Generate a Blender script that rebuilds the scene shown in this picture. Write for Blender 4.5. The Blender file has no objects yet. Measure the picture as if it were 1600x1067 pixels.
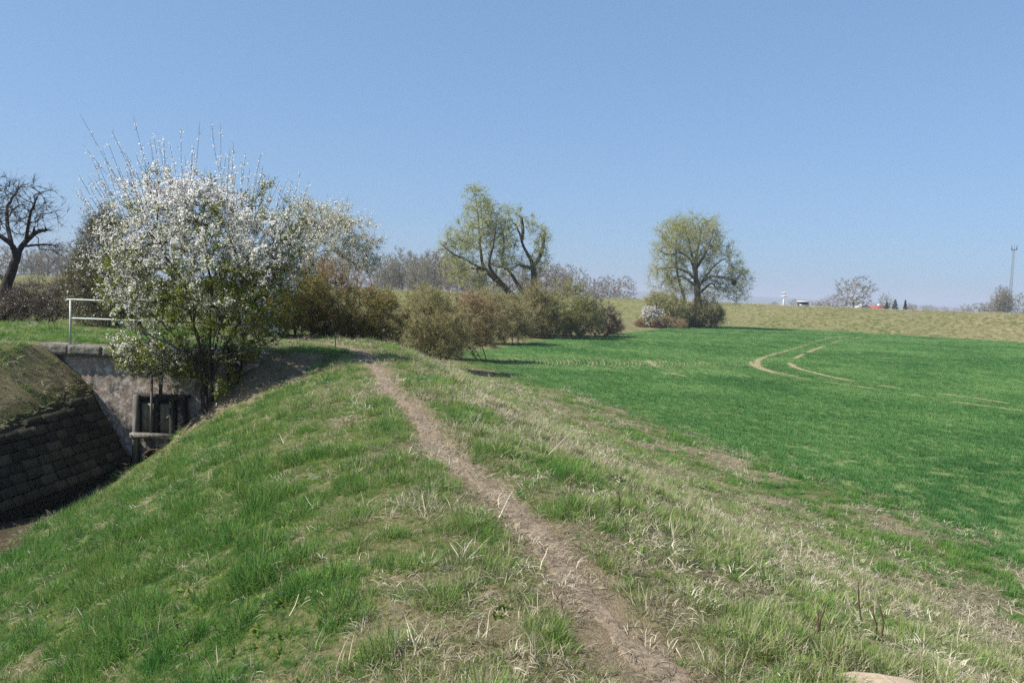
import bpy, math, random
import numpy as np
from mathutils import Matrix, Vector

# ------------------------------------------------------------------ camera, sky, sun, exposure
scene = bpy.context.scene
COL = scene.collection
EYE = np.array([0.0, 0.0, 4.0])
FPX = 1244.0                       # focal length in pixels of a 1600 px wide picture
PITCH, ROLL = math.radians(3.45), math.radians(2.2)
Fv = np.array([0.0, math.cos(PITCH), -math.sin(PITCH)])
X0 = np.array([1.0, 0.0, 0.0]); U0 = np.cross(X0, Fv)
Rv = X0 * math.cos(ROLL) + U0 * math.sin(ROLL)
Uv = np.cross(Rv, Fv)
cam_d = bpy.data.cameras.new('camera'); cam = bpy.data.objects.new('camera', cam_d); COL.objects.link(cam)
cam_d.sensor_width = 36.0; cam_d.lens = FPX / 1600 * 36.0
cam_d.clip_start = 0.05; cam_d.clip_end = 20000
cam.matrix_world = Matrix(((Rv[0], Uv[0], -Fv[0], EYE[0]), (Rv[1], Uv[1], -Fv[1], EYE[1]), (Rv[2], Uv[2], -Fv[2], EYE[2]), (0, 0, 0, 1)))
scene.camera = cam

SUN_EL, SUN_AZ = math.radians(47), math.radians(-108)      # azimuth from +Y towards +X
sdir = Vector((math.sin(SUN_AZ) * math.cos(SUN_EL), math.cos(SUN_AZ) * math.cos(SUN_EL), math.sin(SUN_EL)))
world = bpy.data.worlds.new('World'); scene.world = world; world.use_nodes = True
wn = world.node_tree; bgn = wn.nodes['Background']
sky = wn.nodes.new('ShaderNodeTexSky'); sky.sky_type = 'NISHITA'; sky.sun_disc = False
sky.sun_elevation = SUN_EL; sky.sun_rotation = SUN_AZ
sky.altitude = 100; sky.air_density = 1.0; sky.dust_density = 1.0; sky.ozone_density = 3.5
gm = wn.nodes.new('ShaderNodeGamma'); gm.inputs[1].default_value = 0.45      # softer contrast between zenith and horizon, everywhere alike
vm = wn.nodes.new('ShaderNodeVectorMath'); vm.operation = 'MULTIPLY'; vm.inputs[1].default_value = (1.13, 1.61, 2.22)
wn.links.new(sky.outputs[0], gm.inputs[0]); wn.links.new(gm.outputs[0], vm.inputs[0]); wn.links.new(vm.outputs[0], bgn.inputs[0]); bgn.inputs[1].default_value = 0.085
sl = bpy.data.lights.new('sun', 'SUN'); sl.energy = 4.9; sl.angle = math.radians(0.53); sl.color = (1.0, 0.95, 0.86)
so = bpy.data.objects.new('sun', sl); COL.objects.link(so); so.location = (0, 0, 60)
so.rotation_euler = sdir.to_track_quat('Z', 'Y').to_euler()
scene.view_settings.view_transform = 'Standard'; scene.view_settings.look = 'None'
scene.view_settings.exposure = 0.95; scene.view_settings.gamma = 1.0
cy = scene.cycles
cy.max_bounces = 6; cy.diffuse_bounces = 3; cy.glossy_bounces = 2; cy.transmission_bounces = 3
cy.transparent_max_bounces = 6; cy.volume_bounces = 0; cy.use_denoising = False
cy.caustics_reflective = False; cy.caustics_refractive = False

# ------------------------------------------------------------------ helpers
def ray(px, py):
    return Fv * FPX + Rv * (px - 800.0) - Uv * (py - 533.5)
def at(px, py, D):                  # world point seen at a picture position, D metres ahead
    d = ray(px, py); return EYE + d * (D / d[1])
def onz(px, py, z=0.0):
    d = ray(px, py); return EYE + d * ((z - EYE[2]) / d[2])

def tag(o, label=None, cat=None, group=None, kind=None):
    if label: o['label'] = label
    if cat: o['category'] = cat
    if group: o['group'] = group
    if kind: o['kind'] = kind
    return o
def empty(name, loc=(0, 0, 0), rz=0.0):
    o = bpy.data.objects.new(name, None); COL.objects.link(o); o.location = loc; o.rotation_euler[2] = rz
    o.empty_display_size = 0.2
    return o
def make_mesh(name, V, faces, mat, smooth=False):
    """faces: list of int arrays, each (n,k)"""
    me = bpy.data.meshes.new(name)
    V = np.asarray(V, dtype=np.float32)
    faces = [np.asarray(f, dtype=np.int32) for f in faces if len(f)]
    me.vertices.add(len(V)); me.vertices.foreach_set('co', V.ravel())
    loops = np.concatenate([f.ravel() for f in faces])
    tot = np.concatenate([np.full(len(f), f.shape[1], dtype=np.int32) for f in faces])
    st = np.concatenate([[0], np.cumsum(tot)[:-1]]).astype(np.int32)
    me.loops.add(len(loops)); me.loops.foreach_set('vertex_index', loops)
    me.polygons.add(len(tot)); me.polygons.foreach_set('loop_start', st); me.polygons.foreach_set('loop_total', tot)
    me.update(calc_edges=True)
    if smooth: me.shade_smooth()
    if mat: me.materials.append(mat)
    return me
def link(name, me, parent=None, loc=None, rz=None):
    o = bpy.data.objects.new(name, me); COL.objects.link(o)
    if parent is not None: o.parent = parent
    if loc is not None: o.location = loc
    if rz is not None: o.rotation_euler[2] = rz
    return o
class MB:                            # collects shapes for ONE part
    def __init__(s): s.V = []; s.T = []; s.Q = []; s.n = 0
    def add(s, V, tris=None, quads=None):
        V = np.asarray(V, float)
        if tris is not None and len(tris): s.T.append(np.asarray(tris, int) + s.n)
        if quads is not None and len(quads): s.Q.append(np.asarray(quads, int) + s.n)
        s.V.append(V); s.n += len(V)
    def box(s, c, size, rot=None, jit=0.0, rng=None):
        c = np.asarray(c, float); h = np.asarray(size, float) / 2
        V = np.array([[x, y, z] for x in (-1, 1) for y in (-1, 1) for z in (-1, 1)], float) * h
        if jit: V += rng.uniform(-jit, jit, V.shape)
        if rot is not None: V = V @ np.asarray(rot).T
        s.add(V + c, quads=[[0, 1, 3, 2], [4, 6, 7, 5], [0, 4, 5, 1], [2, 3, 7, 6], [0, 2, 6, 4], [1, 5, 7, 3]])
    def tube(s, P, r, k=6, cap=True):
        V, Q = tube_rings(np.asarray(P, float), np.broadcast_to(np.asarray(r, float), (len(P),)), k)
        T = []
        if cap:
            n = len(P); V = np.vstack([V, P[0], P[-1]])
            for i in range(k):
                T.append([n * k, (i + 1) % k, i]); T.append([n * k + 1, (n - 1) * k + i, (n - 1) * k + (i + 1) % k])
        s.add(V, tris=T, quads=Q)
    def mesh(s, name, mat, smooth=False):
        f = []
        if s.Q: f.append(np.vstack(s.Q))
        if s.T: f.append(np.vstack(s.T))
        return make_mesh(name, np.vstack(s.V), f, mat, smooth)
    def build(s, name, mat, parent=None, smooth=False):
        o = link(name, s.mesh(name, mat, smooth), parent)
        if parent is not None: o.matrix_parent_inverse = Matrix.Translation(-Vector(parent.location))
        return o
def tube_rings(P, r, k):
    n = len(P)
    t = np.gradient(P, axis=0); t /= np.linalg.norm(t, axis=1, keepdims=True) + 1e-9
    m = t.mean(0); ref = np.array([0., 0, 1]) if abs(m[2]) < 0.75 * np.linalg.norm(m) else np.array([1., 0.2, 0])
    a = np.cross(t, ref); a /= np.linalg.norm(a, axis=1, keepdims=True) + 1e-9
    b = np.cross(t, a)
    th = np.arange(k) * 2 * math.pi / k
    V = P[:, None, :] + r[:, None, None] * (np.cos(th)[None, :, None] * a[:, None, :] + np.sin(th)[None, :, None] * b[:, None, :])
    i = np.arange(n - 1)[:, None] * k; j = np.arange(k)[None, :]; j2 = (j + 1) % k
    Q = np.stack([i + j, i + j2, i + k + j2, i + k + j], -1).reshape(-1, 4)
    return V.reshape(-1, 3), Q

def vnoise(x, y, seed=0):
    xi = np.floor(x).astype(np.int64); yi = np.floor(y).astype(np.int64); fx = x - xi; fy = y - yi
    fx = fx * fx * (3 - 2 * fx); fy = fy * fy * (3 - 2 * fy)
    def h(a, b):
        n = (a * 374761393 + b * 668265263 + seed * 1442695041) & 0x7fffffff
        n = ((n ^ (n >> 13)) * 1274126177) & 0x7fffffff
        return ((n ^ (n >> 16)) & 0xffff) / 65535.0
    return (h(xi, yi) * (1 - fx) + h(xi + 1, yi) * fx) * (1 - fy) + (h(xi, yi + 1) * (1 - fx) + h(xi + 1, yi + 1) * fx) * fy
def fbm(x, y, s=1.0, seed=0, o=3):
    x = np.asarray(x, float) / s; y = np.asarray(y, float) / s; a = 0.5; v = 0; tot = 0
    for i in range(o):
        v = v + a * vnoise(x, y, seed + i * 17); tot += a; a *= 0.5; x = x * 2.03 + 11.3; y = y * 2.03 + 5.7
    return v / tot
def sstep(a, b, x):
    t = np.clip((x - a) / (b - a), 0, 1); return t * t * (3 - 2 * t)

# ------------------------------------------------------------------ materials
def new_mat(name):
    m = bpy.data.materials.new(name); m.use_nodes = True
    nt = m.node_tree; b = nt.nodes['Principled BSDF']; b.inputs['Roughness'].default_value = 0.85
    b.inputs['Specular IOR Level'].default_value = 0.2
    return m, nt, b
def nd(nt, t, **kw):
    n = nt.nodes.new(t)
    for k, v in kw.items(): setattr(n, k, v)
    return n
def ramp(nt, fac, stops, interp='LINEAR'):
    n = nt.nodes.new('ShaderNodeValToRGB'); n.color_ramp.interpolation = interp
    e = n.color_ramp.elements
    while len(e) < len(stops): e.new(0.5)
    for i, (p, c) in enumerate(stops): e[i].position = p; e[i].color = (*c, 1)
    nt.links.new(fac, n.inputs[0]); return n.outputs[0]
def noise(nt, scale, detail=4, rough=0.6, coord='Object', stretch=None):
    tc = nt.nodes.new('ShaderNodeTexCoord'); n = nt.nodes.new('ShaderNodeTexNoise')
    n.inputs['Scale'].default_value = scale; n.inputs['Detail'].default_value = detail; n.inputs['Roughness'].default_value = rough
    src = tc.outputs[coord]
    if stretch:
        mp = nt.nodes.new('ShaderNodeMapping'); mp.inputs['Scale'].default_value = stretch
        nt.links.new(src, mp.inputs[0]); src = mp.outputs[0]
    nt.links.new(src, n.inputs['Vector']); return n.outputs[0]
def mix(nt, fac, a, b, blend='MIX'):
    n = nt.nodes.new('ShaderNodeMix'); n.data_type = 'RGBA'; n.blend_type = blend
    for s, v in ((0, fac), (6, a), (7, b)):
        if isinstance(v, (int, float)): n.inputs[s].default_value = v
        elif isinstance(v, tuple): n.inputs[s].default_value = (*v, 1)
        else: nt.links.new(v, n.inputs[s])
    return n.outputs[2]
def bump(nt, b, h, strength=0.5, dist=0.02):
    n = nt.nodes.new('ShaderNodeBump'); n.inputs['Strength'].default_value = strength; n.inputs['Distance'].default_value = dist
    nt.links.new(h, n.inputs['Height']); nt.links.new(n.outputs[0], b.inputs['Normal'])
def simple(name, c1, c2, scale=6.0, rough=0.85, bmp=0.3, bd=0.01, stretch=None, spec=0.2, metal=0.0):
    m, nt, b = new_mat(name)
    n = noise(nt, scale, 6, 0.65, stretch=stretch)
    nt.links.new(ramp(nt, n, [(0.3, c1), (0.7, c2)]), b.inputs['Base Color'])
    b.inputs['Roughness'].default_value = rough; b.inputs['Specular IOR Level'].default_value = spec; b.inputs['Metallic'].default_value = metal
    if bmp: bump(nt, b, n, bmp, bd)
    return m
def leafmat(name, stops, trans=0.35, rough=0.6, attr=None, spec=0.25):
    """leaf or blade: colour varies from leaf to leaf (random per island) or by the instance's tint"""
    m, nt, b = new_mat(name)
    if attr:
        a = nd(nt, 'ShaderNodeAttribute', attribute_type='INSTANCER', attribute_name=attr)
        g = nd(nt, 'ShaderNodeNewGeometry')
        ad = nd(nt, 'ShaderNodeMath', operation='MULTIPLY_ADD')
        nt.links.new(g.outputs['Random Per Island'], ad.inputs[0]); ad.inputs[1].default_value = 0.26
        sb = nd(nt, 'ShaderNodeMath', operation='SUBTRACT'); nt.links.new(a.outputs['Fac'], sb.inputs[0]); sb.inputs[1].default_value = 0.13
        nt.links.new(sb.outputs[0], ad.inputs[2]); f = ad.outputs[0]
    else:
        g = nd(nt, 'ShaderNodeNewGeometry'); f = g.outputs['Random Per Island']
    c = ramp(nt, f, stops)
    nt.links.new(c, b.inputs['Base Color']); b.inputs['Roughness'].default_value = rough; b.inputs['Specular IOR Level'].default_value = spec
    if trans:
        tr = nd(nt, 'ShaderNodeBsdfTranslucent'); nt.links.new(c, tr.inputs[0])
        mx = nd(nt, 'ShaderNodeMixShader'); mx.inputs[0].default_value = trans
        nt.links.new(b.outputs[0], mx.inputs[1]); nt.links.new(tr.outputs[0], mx.inputs[2])
        nt.links.new(mx.outputs[0], nt.nodes['Material Output'].inputs[0])
    return m

M = {}
M['bark_dark'] = simple('bark_dark', (.020, .017, .014), (.060, .050, .040), 9, bmp=.6, bd=.03, stretch=(1, 1, .25))
M['bark_brown'] = simple('bark_brown', (.045, .036, .026), (.115, .095, .070), 8, bmp=.5, bd=.03, stretch=(1, 1, .25))
M['bark_willow'] = simple('bark_willow', (.050, .042, .030), (.15, .13, .095), 5, bmp=.5, bd=.05, stretch=(1, 1, .3))
M['bark_olive'] = simple('bark_olive', (.045, .045, .022), (.10, .095, .05), 9, bmp=.4, bd=.02)
M['bark_grey'] = simple('bark_grey', (.15, .125, .095), (.25, .21, .165), 2, bmp=0)
M['bark_pale'] = simple('bark_pale', (.18, .17, .13), (.28, .26, .21), 2, bmp=0)
M['twig_red'] = leafmat('twig_red', [(0, (.17, .085, .055)), (.5, (.25, .165, .095)), (1, (.34, .26, .13))], 0)
M['twig_tan'] = leafmat('twig_tan', [(0, (.17, .13, .07)), (.5, (.28, .23, .12)), (1, (.36, .31, .17))], 0)
M['twig_purple'] = leafmat('twig_purple', [(0, (.07, .05, .042)), (.5, (.14, .105, .085)), (1, (.22, .175, .14))], 0)
M['petal'] = leafmat('petal', [(0, (.80, .78, .73)), (.5, (.90, .88, .84)), (1, (.94, .93, .90))], .5)
M['leaf_young'] = leafmat('leaf_young', [(0, (.11, .14, .014)), (.6, (.20, .24, .03)), (1, (.32, .34, .06))], .5)
M['leaf_olive'] = leafmat('leaf_olive', [(0, (.08, .095, .014)), (.6, (.17, .18, .028)), (1, (.27, .25, .055))], .5)
M['leaf_beige'] = leafmat('leaf_beige', [(0, (.19, .185, .06)), (.6, (.33, .32, .11)), (1, (.46, .43, .19))], .5)
M['leaf_willow'] = leafmat('leaf_willow', [(0, (.25, .30, .09)), (.6, (.38, .42, .15)), (1, (.50, .52, .25))], .55)
M['leaf_dark'] = leafmat('leaf_dark', [(0, (.018, .030, .012)), (1, (.05, .065, .025))], .2)
M['leaf_ivy'] = leafmat('leaf_ivy', [(0, (.045, .06, .016)), (1, (.13, .14, .04))], .35)
M['bud_grey'] = leafmat('bud_grey', [(0, (.16, .14, .09)), (1, (.28, .25, .16))], .3)
M['bud_green'] = leafmat('bud_green', [(0, (.15, .17, .08)), (1, (.26, .27, .14))], .3)
M['needle'] = leafmat('needle', [(0, (.012, .030, .014)), (1, (.035, .065, .030))], .1)

# ------------------------------------------------------------------ the terrain
def smooth_table(ks, kz, sig):
    s = np.linspace(ks[0] - 3, ks[-1] + 3, 2400); z = np.interp(s, ks, kz)
    n = int(3 * sig / (s[1] - s[0])); w = np.exp(-.5 * (np.arange(-n, n + 1) * (s[1] - s[0]) / sig) ** 2); w /= w.sum()
    return s, np.convolve(np.pad(z, n, mode='edge'), w, 'valid')
PS, PZ = smooth_table([-7.2, -5.9, -1.7, -.9, 0, 1.0, 2.0, 4.0, 6.0, 8.0, 10.5, 13], [-.36, -.30, 1.92, 2.22, 2.36, 2.28, 1.95, 1.1, .52, .2, -.02, -.05], .35)
def axis_x(y): return 1.5 - .258 * y
def soff(x, y): return (x - axis_x(y)) * .968
WALL_Y = 19.0
WX = lambda y: -9.0 - .07 * (19 - y)          # foot line of the wing wall
def wall_top(y): return 1.24 - .12 * (19 - y)
def path_x(y):
    return np.interp(y, [-6, 3.4, 5.5, 8.7, 12.9, 17, 20.5, 22.3, 23.4], [3.2, .84, .22, -.74, -1.87, -2.9, -3.85, -4.9, -6.6]) + .05 * np.sin(np.asarray(y) * 1.3)
def zg(x, y):
    x = np.asarray(x, float); y = np.asarray(y, float)
    s = soff(x, y); z = np.interp(s, PS, PZ)
    # wrap of the bank round the end of the head wall
    d = np.hypot(np.maximum(0, -6.0 - x), np.maximum(0, 19.35 - y))
    zc = np.where(s < 0, 2.33 - .8 * d - .04 * d * d, -9)
    z = np.where(s < 0, np.maximum(z, np.minimum(zc, 2.33)), z)
    # left bank above the wing wall
    wx = WX(np.minimum(y, 19)); wt = wall_top(np.minimum(y, 19))
    dx = (wx - x)
    bank = np.where(dx < .95, -.8, np.minimum(2.36, wt + .03 + (dx - .95) * np.maximum(.95 - .09 * (19 - np.minimum(y, 19)), .45) - .12 * np.maximum(dx - 1.6, 0) ** 2 * (dx < 5)))
    bank = np.where(dx > 2.3, np.maximum(bank, np.minimum(2.36, wt + 1.0 + (dx - 2.3) * .35)), bank)
    z = np.where(dx > .1, np.where(dx < .95, -.5, bank), z)
    # plateau behind the head wall
    fall = 2.36 - 1.5 * sstep(26.5, 36, y) - .86 * sstep(36, 70, y)
    back = np.where(s < 0, fall, np.interp(s, PS, PZ) * np.where(y < 26.5, 1, fall / 2.36))
    z = np.where(y > 19.28, back, z)
    z = z + (fbm(x, y, 1.7, 3) - .5) * .10 * sstep(60, 20, y) * (np.abs(s) < 16) + (fbm(x, y, .35, 5, 2) - .5) * .045 * (np.hypot(x, y) < 30) * (np.abs(s) < 14)
    z = z - .42 * sstep(-3.0, -5.4, s) * sstep(12, 16.5, y) * (y < 19.28) * (x > WX(np.minimum(y, 19)) - .1)
    # path worn a little into the crest
    dp = np.abs(x - path_x(y)); z = z - .05 * np.exp(-(dp / .28) ** 2) * ((y < 23) & (y > -8))
    z = np.where(np.hypot(x, y) > 90, np.minimum(z, 0), z)
    z = np.where((x < -40) | (y < -60), np.minimum(z, .6), z)
    return z
def zs(x, y): return float(zg(np.array([x]), np.array([y]))[0])

def axis_steps(a, b, fine, far_lo, far_hi, g=1.16):
    c = list(np.arange(a, b + 1e-6, fine)); st = fine; v = c[-1]
    while v < far_hi: st *= g; v += st; c.append(v)
    st = fine; v = c[0]; lo = []
    while v > far_lo: st *= g; v -= st; lo.append(v)
    return np.array(lo[::-1] + c)
gx = axis_steps(-13.2, 12, .11, -7000, 7000); gy = axis_steps(1.0, 26, .11, -7000, 7000)
GX, GY = np.meshgrid(gx, gy); GZ = zg(GX, GY)
nx, ny = len(gx), len(gy)
idx = (np.arange(ny - 1)[:, None] * nx + np.arange(nx - 1)[None, :]).ravel()
gq = np.stack([idx, idx + 1, idx + nx + 1, idx + nx], 1)
def bare_map(x, y):                 # 0 grass .. 1 bare soil
    s = soff(x, y)
    b = .50 * sstep(.58, .76, fbm(x, y, .55, 21) + .05 * sstep(-2, 1, s) - .09 * sstep(-1.0, -2.2, s))
    b = np.maximum(b, .8 * sstep(.53, .66, fbm(x * .6 + y * .2, y, .7, 31)) * sstep(2.5, 5, s))
    b = np.maximum(b, sstep(.33, .11, np.abs(x - path_x(y)) + (fbm(x, y, .3, 8) - .5) * .22) * ((y < 23.4) & (y > -8)))
    d = np.hypot(x + 6.0, y - 19.0)
    b = np.maximum(b, .85 * sstep(3.0, 1.2, d) * (x < -4.6) * (y < 19.4))
    b = np.maximum(b, .55 * ((WX(y) - x) > .8) * (y < 19.2) * sstep(.35, .6, fbm(x, y, 1.2, 44) + .25 * sstep(2.8, 1.2, WX(y) - x)))
    b = np.maximum(b, .9 * (s < -5.6) * (y < 19.3) * (x > WX(y) - .2))
    b = np.maximum(b, .6 * sstep(.4, .6, fbm(x, y, 2, 61)) * (y > 19.6) * (y < 27) * (x < -3.6) * (x > -9.5))
    return np.clip(b, 0, 1)
def straw_map(x, y):                # 0 lush .. 1 dry
    s = soff(x, y)
    d = .12 + .42 * sstep(-2.6, -.3, s) + .05 * sstep(.6, 2.2, s) - .28 * sstep(6.0, 9.0, s)
    d = d + (fbm(x, y, 1.6, 71) - .5) * 1.1 + (fbm(x, y, .5, 77) - .5) * .5
    d = d + .16 * np.exp(-((s - 2.0) / .8) ** 2) * sstep(6, 10, y)
    d = np.where((x < WX(y)) & (y < 19.3), .45 + (fbm(x, y, 1.2, 44) - .5), d)
    return np.clip(d, 0, 1)
m, nt, b = new_mat('meadow_ground')
ab = nd(nt, 'ShaderNodeAttribute', attribute_name='bare'); asw = nd(nt, 'ShaderNodeAttribute', attribute_name='straw')
n1 = noise(nt, 24, 10, .8); n2 = noise(nt, 90, 5, .75, stretch=(1, .35, 1)); n3 = noise(nt, 2.2, 4, .6)
soil = ramp(nt, n1, [(.30, (.085, .064, .042)), (.52, (.19, .146, .10)), (.75, (.30, .235, .165))])
soil = mix(nt, ramp(nt, n2, [(.45, (0, 0, 0)), (.62, (1, 1, 1))]), soil, (.27, .22, .14))
lush = ramp(nt, n1, [(.25, (.04, .06, .018)), (.6, (.10, .12, .035)), (.8, (.19, .18, .08))])
dry = ramp(nt, n1, [(.25, (.06, .055, .025)), (.6, (.15, .14, .065)), (.8, (.26, .23, .13))])
amu = nd(nt, 'ShaderNodeAttribute', attribute_name='mud'); soil = mix(nt, amu.outputs['Fac'], soil, ramp(nt, n1, [(.3, (.022, .017, .012)), (.7, (.085, .066, .042))]))
g = mix(nt, asw.outputs['Fac'], lush, dry); g = mix(nt, ramp(nt, n2, [(.48, (0, 0, 0)), (.60, (.7, .7, .7))]), g, (.26, .22, .13)); g = mix(nt, ramp(nt, n1, [(.36, (.8, .8, .8)), (.46, (0, 0, 0))]), g, (.045, .040, .022)); g = mix(nt, ab.outputs['Fac'], g, soil)
nt.links.new(g, b.inputs['Base Color']); b.inputs['Roughness'].default_value = .95; b.inputs['Specular IOR Level'].default_value = .05
hm = nd(nt, 'ShaderNodeMath', operation='ADD'); nt.links.new(n1, hm.inputs[0]); nt.links.new(n2, hm.inputs[1])
bump(nt, b, hm.outputs[0], .8, .03)
M['ground'] = m
V = np.stack([GX.ravel(), GY.ravel(), GZ.ravel()], 1)
me = make_mesh('ground', V, [gq], M['ground'], True)
def mud_map(x, y):                   # wet silt of the ditch bed
    return ((soff(x, y) < -4.8) & (y < 19.3) & (x > WX(y) - 1.3)).astype(float)
for nm, fn in (('bare', bare_map), ('straw', straw_map), ('mud', mud_map)):
    a = me.attributes.new(nm, 'FLOAT', 'POINT'); a.data.foreach_set('value', fn(GX.ravel(), GY.ravel()).astype(np.float32))
tag(link('ground', me), 'grassy ridge and ditch banks with patches of bare soil', kind='structure')

# --- trodden path along the crest, a sheet just above the ground with a ragged edge
M['path'] = simple('path_soil', (.13, .102, .072), (.285, .225, .165), 26, .95, 1.0, .03, spec=.05)
rng = np.random.default_rng(5)
py_ = np.arange(1.2, 23.2, .045); W = .14 + .05 * np.sin(py_ * .9)
cols = np.linspace(-1, 1, 9); PV = []
for i, yy in enumerate(py_):
    wl = W[i] * .8 + .30 * (fbm(np.array([yy * 2.2]), np.array([1.3]), 1, 4, 4)[0] - .45); wr = W[i] * .8 + .30 * (fbm(np.array([yy * 2.2]), np.array([7.9]), 1, 9, 4)[0] - .45)
    fade = min(1, (23.4 - yy) / 3)
    for c in cols: PV.append([path_x(yy) + (c * wl if c < 0 else c * wr) * (.35 + .65 * fade), yy + .05 * c * (i % 2), 0])
PV = np.array(PV); PV[:, 2] = zg(PV[:, 0], PV[:, 1]) + .010 + (fbm(PV[:, 0], PV[:, 1], .09, 51) - .5) * .028; edge = np.tile(np.abs(cols) > .99, len(py_)); PV[edge, 2] -= .02
i0 = (np.arange(len(py_) - 1)[:, None] * 9 + np.arange(8)[None, :]).ravel()
tag(link('footpath', make_mesh('footpath', PV, [np.stack([i0, i0 + 1, i0 + 10, i0 + 9], 1)], M['path'], True)), 'narrow trodden brown dirt path along the crest of the ridge', kind='structure')

# --- crop field
fb = [(60, -30), (16, -4), (11.0, 8), (9.0, 13.8), (6.6, 20.1), (4.2, 27), (.9, 35), (-2.2, 45), (-2.0, 52), (0.5, 60), (3, 70), (10.7, 84), (19, 104), (27, 122), (34, 131), (42, 129.6), (69, 107.6), (110, 74.2), (160, 33.4), (160, -30)]
FB = np.array(fb, float)
def densify(P, step, jit, rng):
    out = []
    for i in range(len(P)):
        a, c = P[i], P[(i + 1) % len(P)]; n = max(1, int(np.linalg.norm(c - a) / step))
        for k in range(n): out.append(a + (c - a) * k / n + rng.normal(0, jit, 2))
    return np.array(out)
FP = densify(FB, .8, .12, rng)
def in_poly(x, y, P):
    r = np.zeros(len(x), bool); j = len(P) - 1
    for i in range(len(P)):
        xi, yi = P[i]; xj, yj = P[j]
        with np.errstate(divide='ignore', invalid='ignore'):
            c = ((yi > y) != (yj > y)) & (x < (xj - xi) * (y - yi) / (yj - yi + 1e-12) + xi)
        r ^= c; j = i
    return r
m, nt, b = new_mat('crop_field')
n1 = noise(nt, 9, 8, .75); n2 = noise(nt, .25, 4, .6); n3 = noise(nt, 5.5, 6, .75, stretch=(.7, 1.3, 1))
green = ramp(nt, n1, [(.30, (.048, .105, .030)), (.5, (.080, .165, .048)), (.72, (.13, .215, .075))])
green = mix(nt, ramp(nt, n2, [(.35, (0, 0, 0)), (.7, (.6, .6, .6))]), green, (.105, .18, .055))
sm = ramp(nt, n3, [(.44, (0, 0, 0)), (.58, (.85, .85, .85))])
nt.links.new(mix(nt, sm, green, (.22, .19, .10)), b.inputs['Base Color'])
b.inputs['Roughness'].default_value = .95; b.inputs['Specular IOR Level'].default_value = .05; bump(nt, b, n1, .7, .05)
M['crop_field'] = m
FS = densify(np.array([(60, -30), (13, -4), (9.0, 8), (7.0, 13.8), (4.6, 20.1), (2.2, 27), (-1.1, 35), (-3.6, 45), (-3.4, 52)] + fb[9:], float), .8, .12, rng)
cf = make_mesh('crop_field', np.column_stack([FS, np.full(len(FS), .012)]), [np.arange(len(FP))[None, :]], M['crop_field'])
tag(link('crop_field', cf), 'wide level field of young green cereal', kind='structure')

# --- wheel tracks and seed rows in the crop
M['track'] = simple('track_soil', (.17, .145, .08), (.30, .255, .16), 4, .95, .4, .02, spec=.05)
tracks = [
 [(1333, 525), (1310, 527), (1292, 529), (1240, 545), (1195, 558), (1184, 567), (1195, 577), (1240, 587)],
 [(1172, 564), (1180, 573), (1210, 583), (1270, 594)],
 [(1349, 526.5), (1335, 528.5)], [(1314, 532), (1296, 538)], [(1291, 540), (1277, 545), (1262, 551)], [(1257, 553), (1240, 561)],
 [(1232, 566), (1241, 573), (1255, 578), (1300, 589), (1337, 596)], [(1285, 596), (1337, 603), (1372, 608)],
 [(1375, 602), (1409, 607)], [(1461, 614), (1525, 622), (1581, 631)], [(1487, 627), (1540, 634), (1600, 642)],
 [(1336, 556), (1370, 558), (1405, 561)], [(1425, 616), (1444, 619)], [(1352, 543), (1362, 543.5)], [(1010, 563), (1026, 574)], [(1040, 582), (1070, 588)]]
widths = [.62, .34, .3, .4, .5, .5, .62, .3, .42, .42, .34, .42, .3, .35, .25, .3]
def catmull(P, n):
    P = np.asarray(P, float); Q = np.vstack([2 * P[0] - P[1], P, 2 * P[-1] - P[-2]]); out = []
    for i in range(len(P) - 1):
        a, b_, c, d = Q[i:i + 4]
        for t in np.arange(n) / n: out.append(.5 * (2 * b_ + (c - a) * t + (2 * a - 5 * b_ + 4 * c - d) * t * t + (3 * b_ - a - 3 * c + d) * t ** 3))
    out.append(P[-1]); return np.array(out)
TR = []
for k, tr in enumerate(tracks):
    P = catmull([onz(px, py, .05)[:2] for px, py in tr], 40)
    t = np.gradient(P, axis=0); t /= np.linalg.norm(t, axis=1, keepdims=True); nrm = np.stack([-t[:, 1], t[:, 0]], 1)
    u = np.linspace(0, 1, len(P)); w = widths[k] * .36 * np.minimum(1, np.minimum(u, 1 - u) * 8 + .15) * rng.uniform(.75, 1.15, len(P))
    L = P + nrm * (w * rng.uniform(.5, 1.4, len(P)))[:, None]; R_ = P - nrm * w[:, None]
    Vt = np.column_stack([np.vstack([L, R_]), np.full(2 * len(P), .050 + .0005 * k)]); n = len(P); i = np.arange(n - 1)
    tag(link('wheel_track', make_mesh('wheel_track', Vt, [np.stack([i, n + i, n + i + 1, i + 1], 1)], M['track'])), 'bare sandy wheel track curving through the green crop', kind='structure')
    TR.append(P)
TRP = np.vstack(TR)
mb = MB()
for k in range(74):
    px = 768 + k * 6.2 + rng.normal(0, .6); y0 = 557 + (px - 770) * .012; n = 6
    pts = []
    for j in range(n):
        u = j / (n - 1); pts.append(onz(px + 5.5 * math.sin(u * 2.8) - 2, y0 + 1.5 + u * 13 + rng.normal(0, .2), .05)[:2])
    P = np.array(pts); w = rng.uniform(.03, .052) * np.array([.3, .9, 1, 1, .8, .2]) * max(.25, 1 - max(0, (px - 1000) / 260))
    Vt = np.vstack([np.column_stack([P[:, 0] - w, P[:, 1], np.full(n, .0475)]), np.column_stack([P[:, 0] + w, P[:, 1], np.full(n, .0475)])]); i = np.arange(n - 1)
    mb.add(Vt, quads=np.stack([i, n + i, n + i + 1, i + 1], 1))
tag(mb.build('seed_rows', M['track']), 'band of curved bare gaps between seed rows at the turn of the field', kind='stuff')

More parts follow.
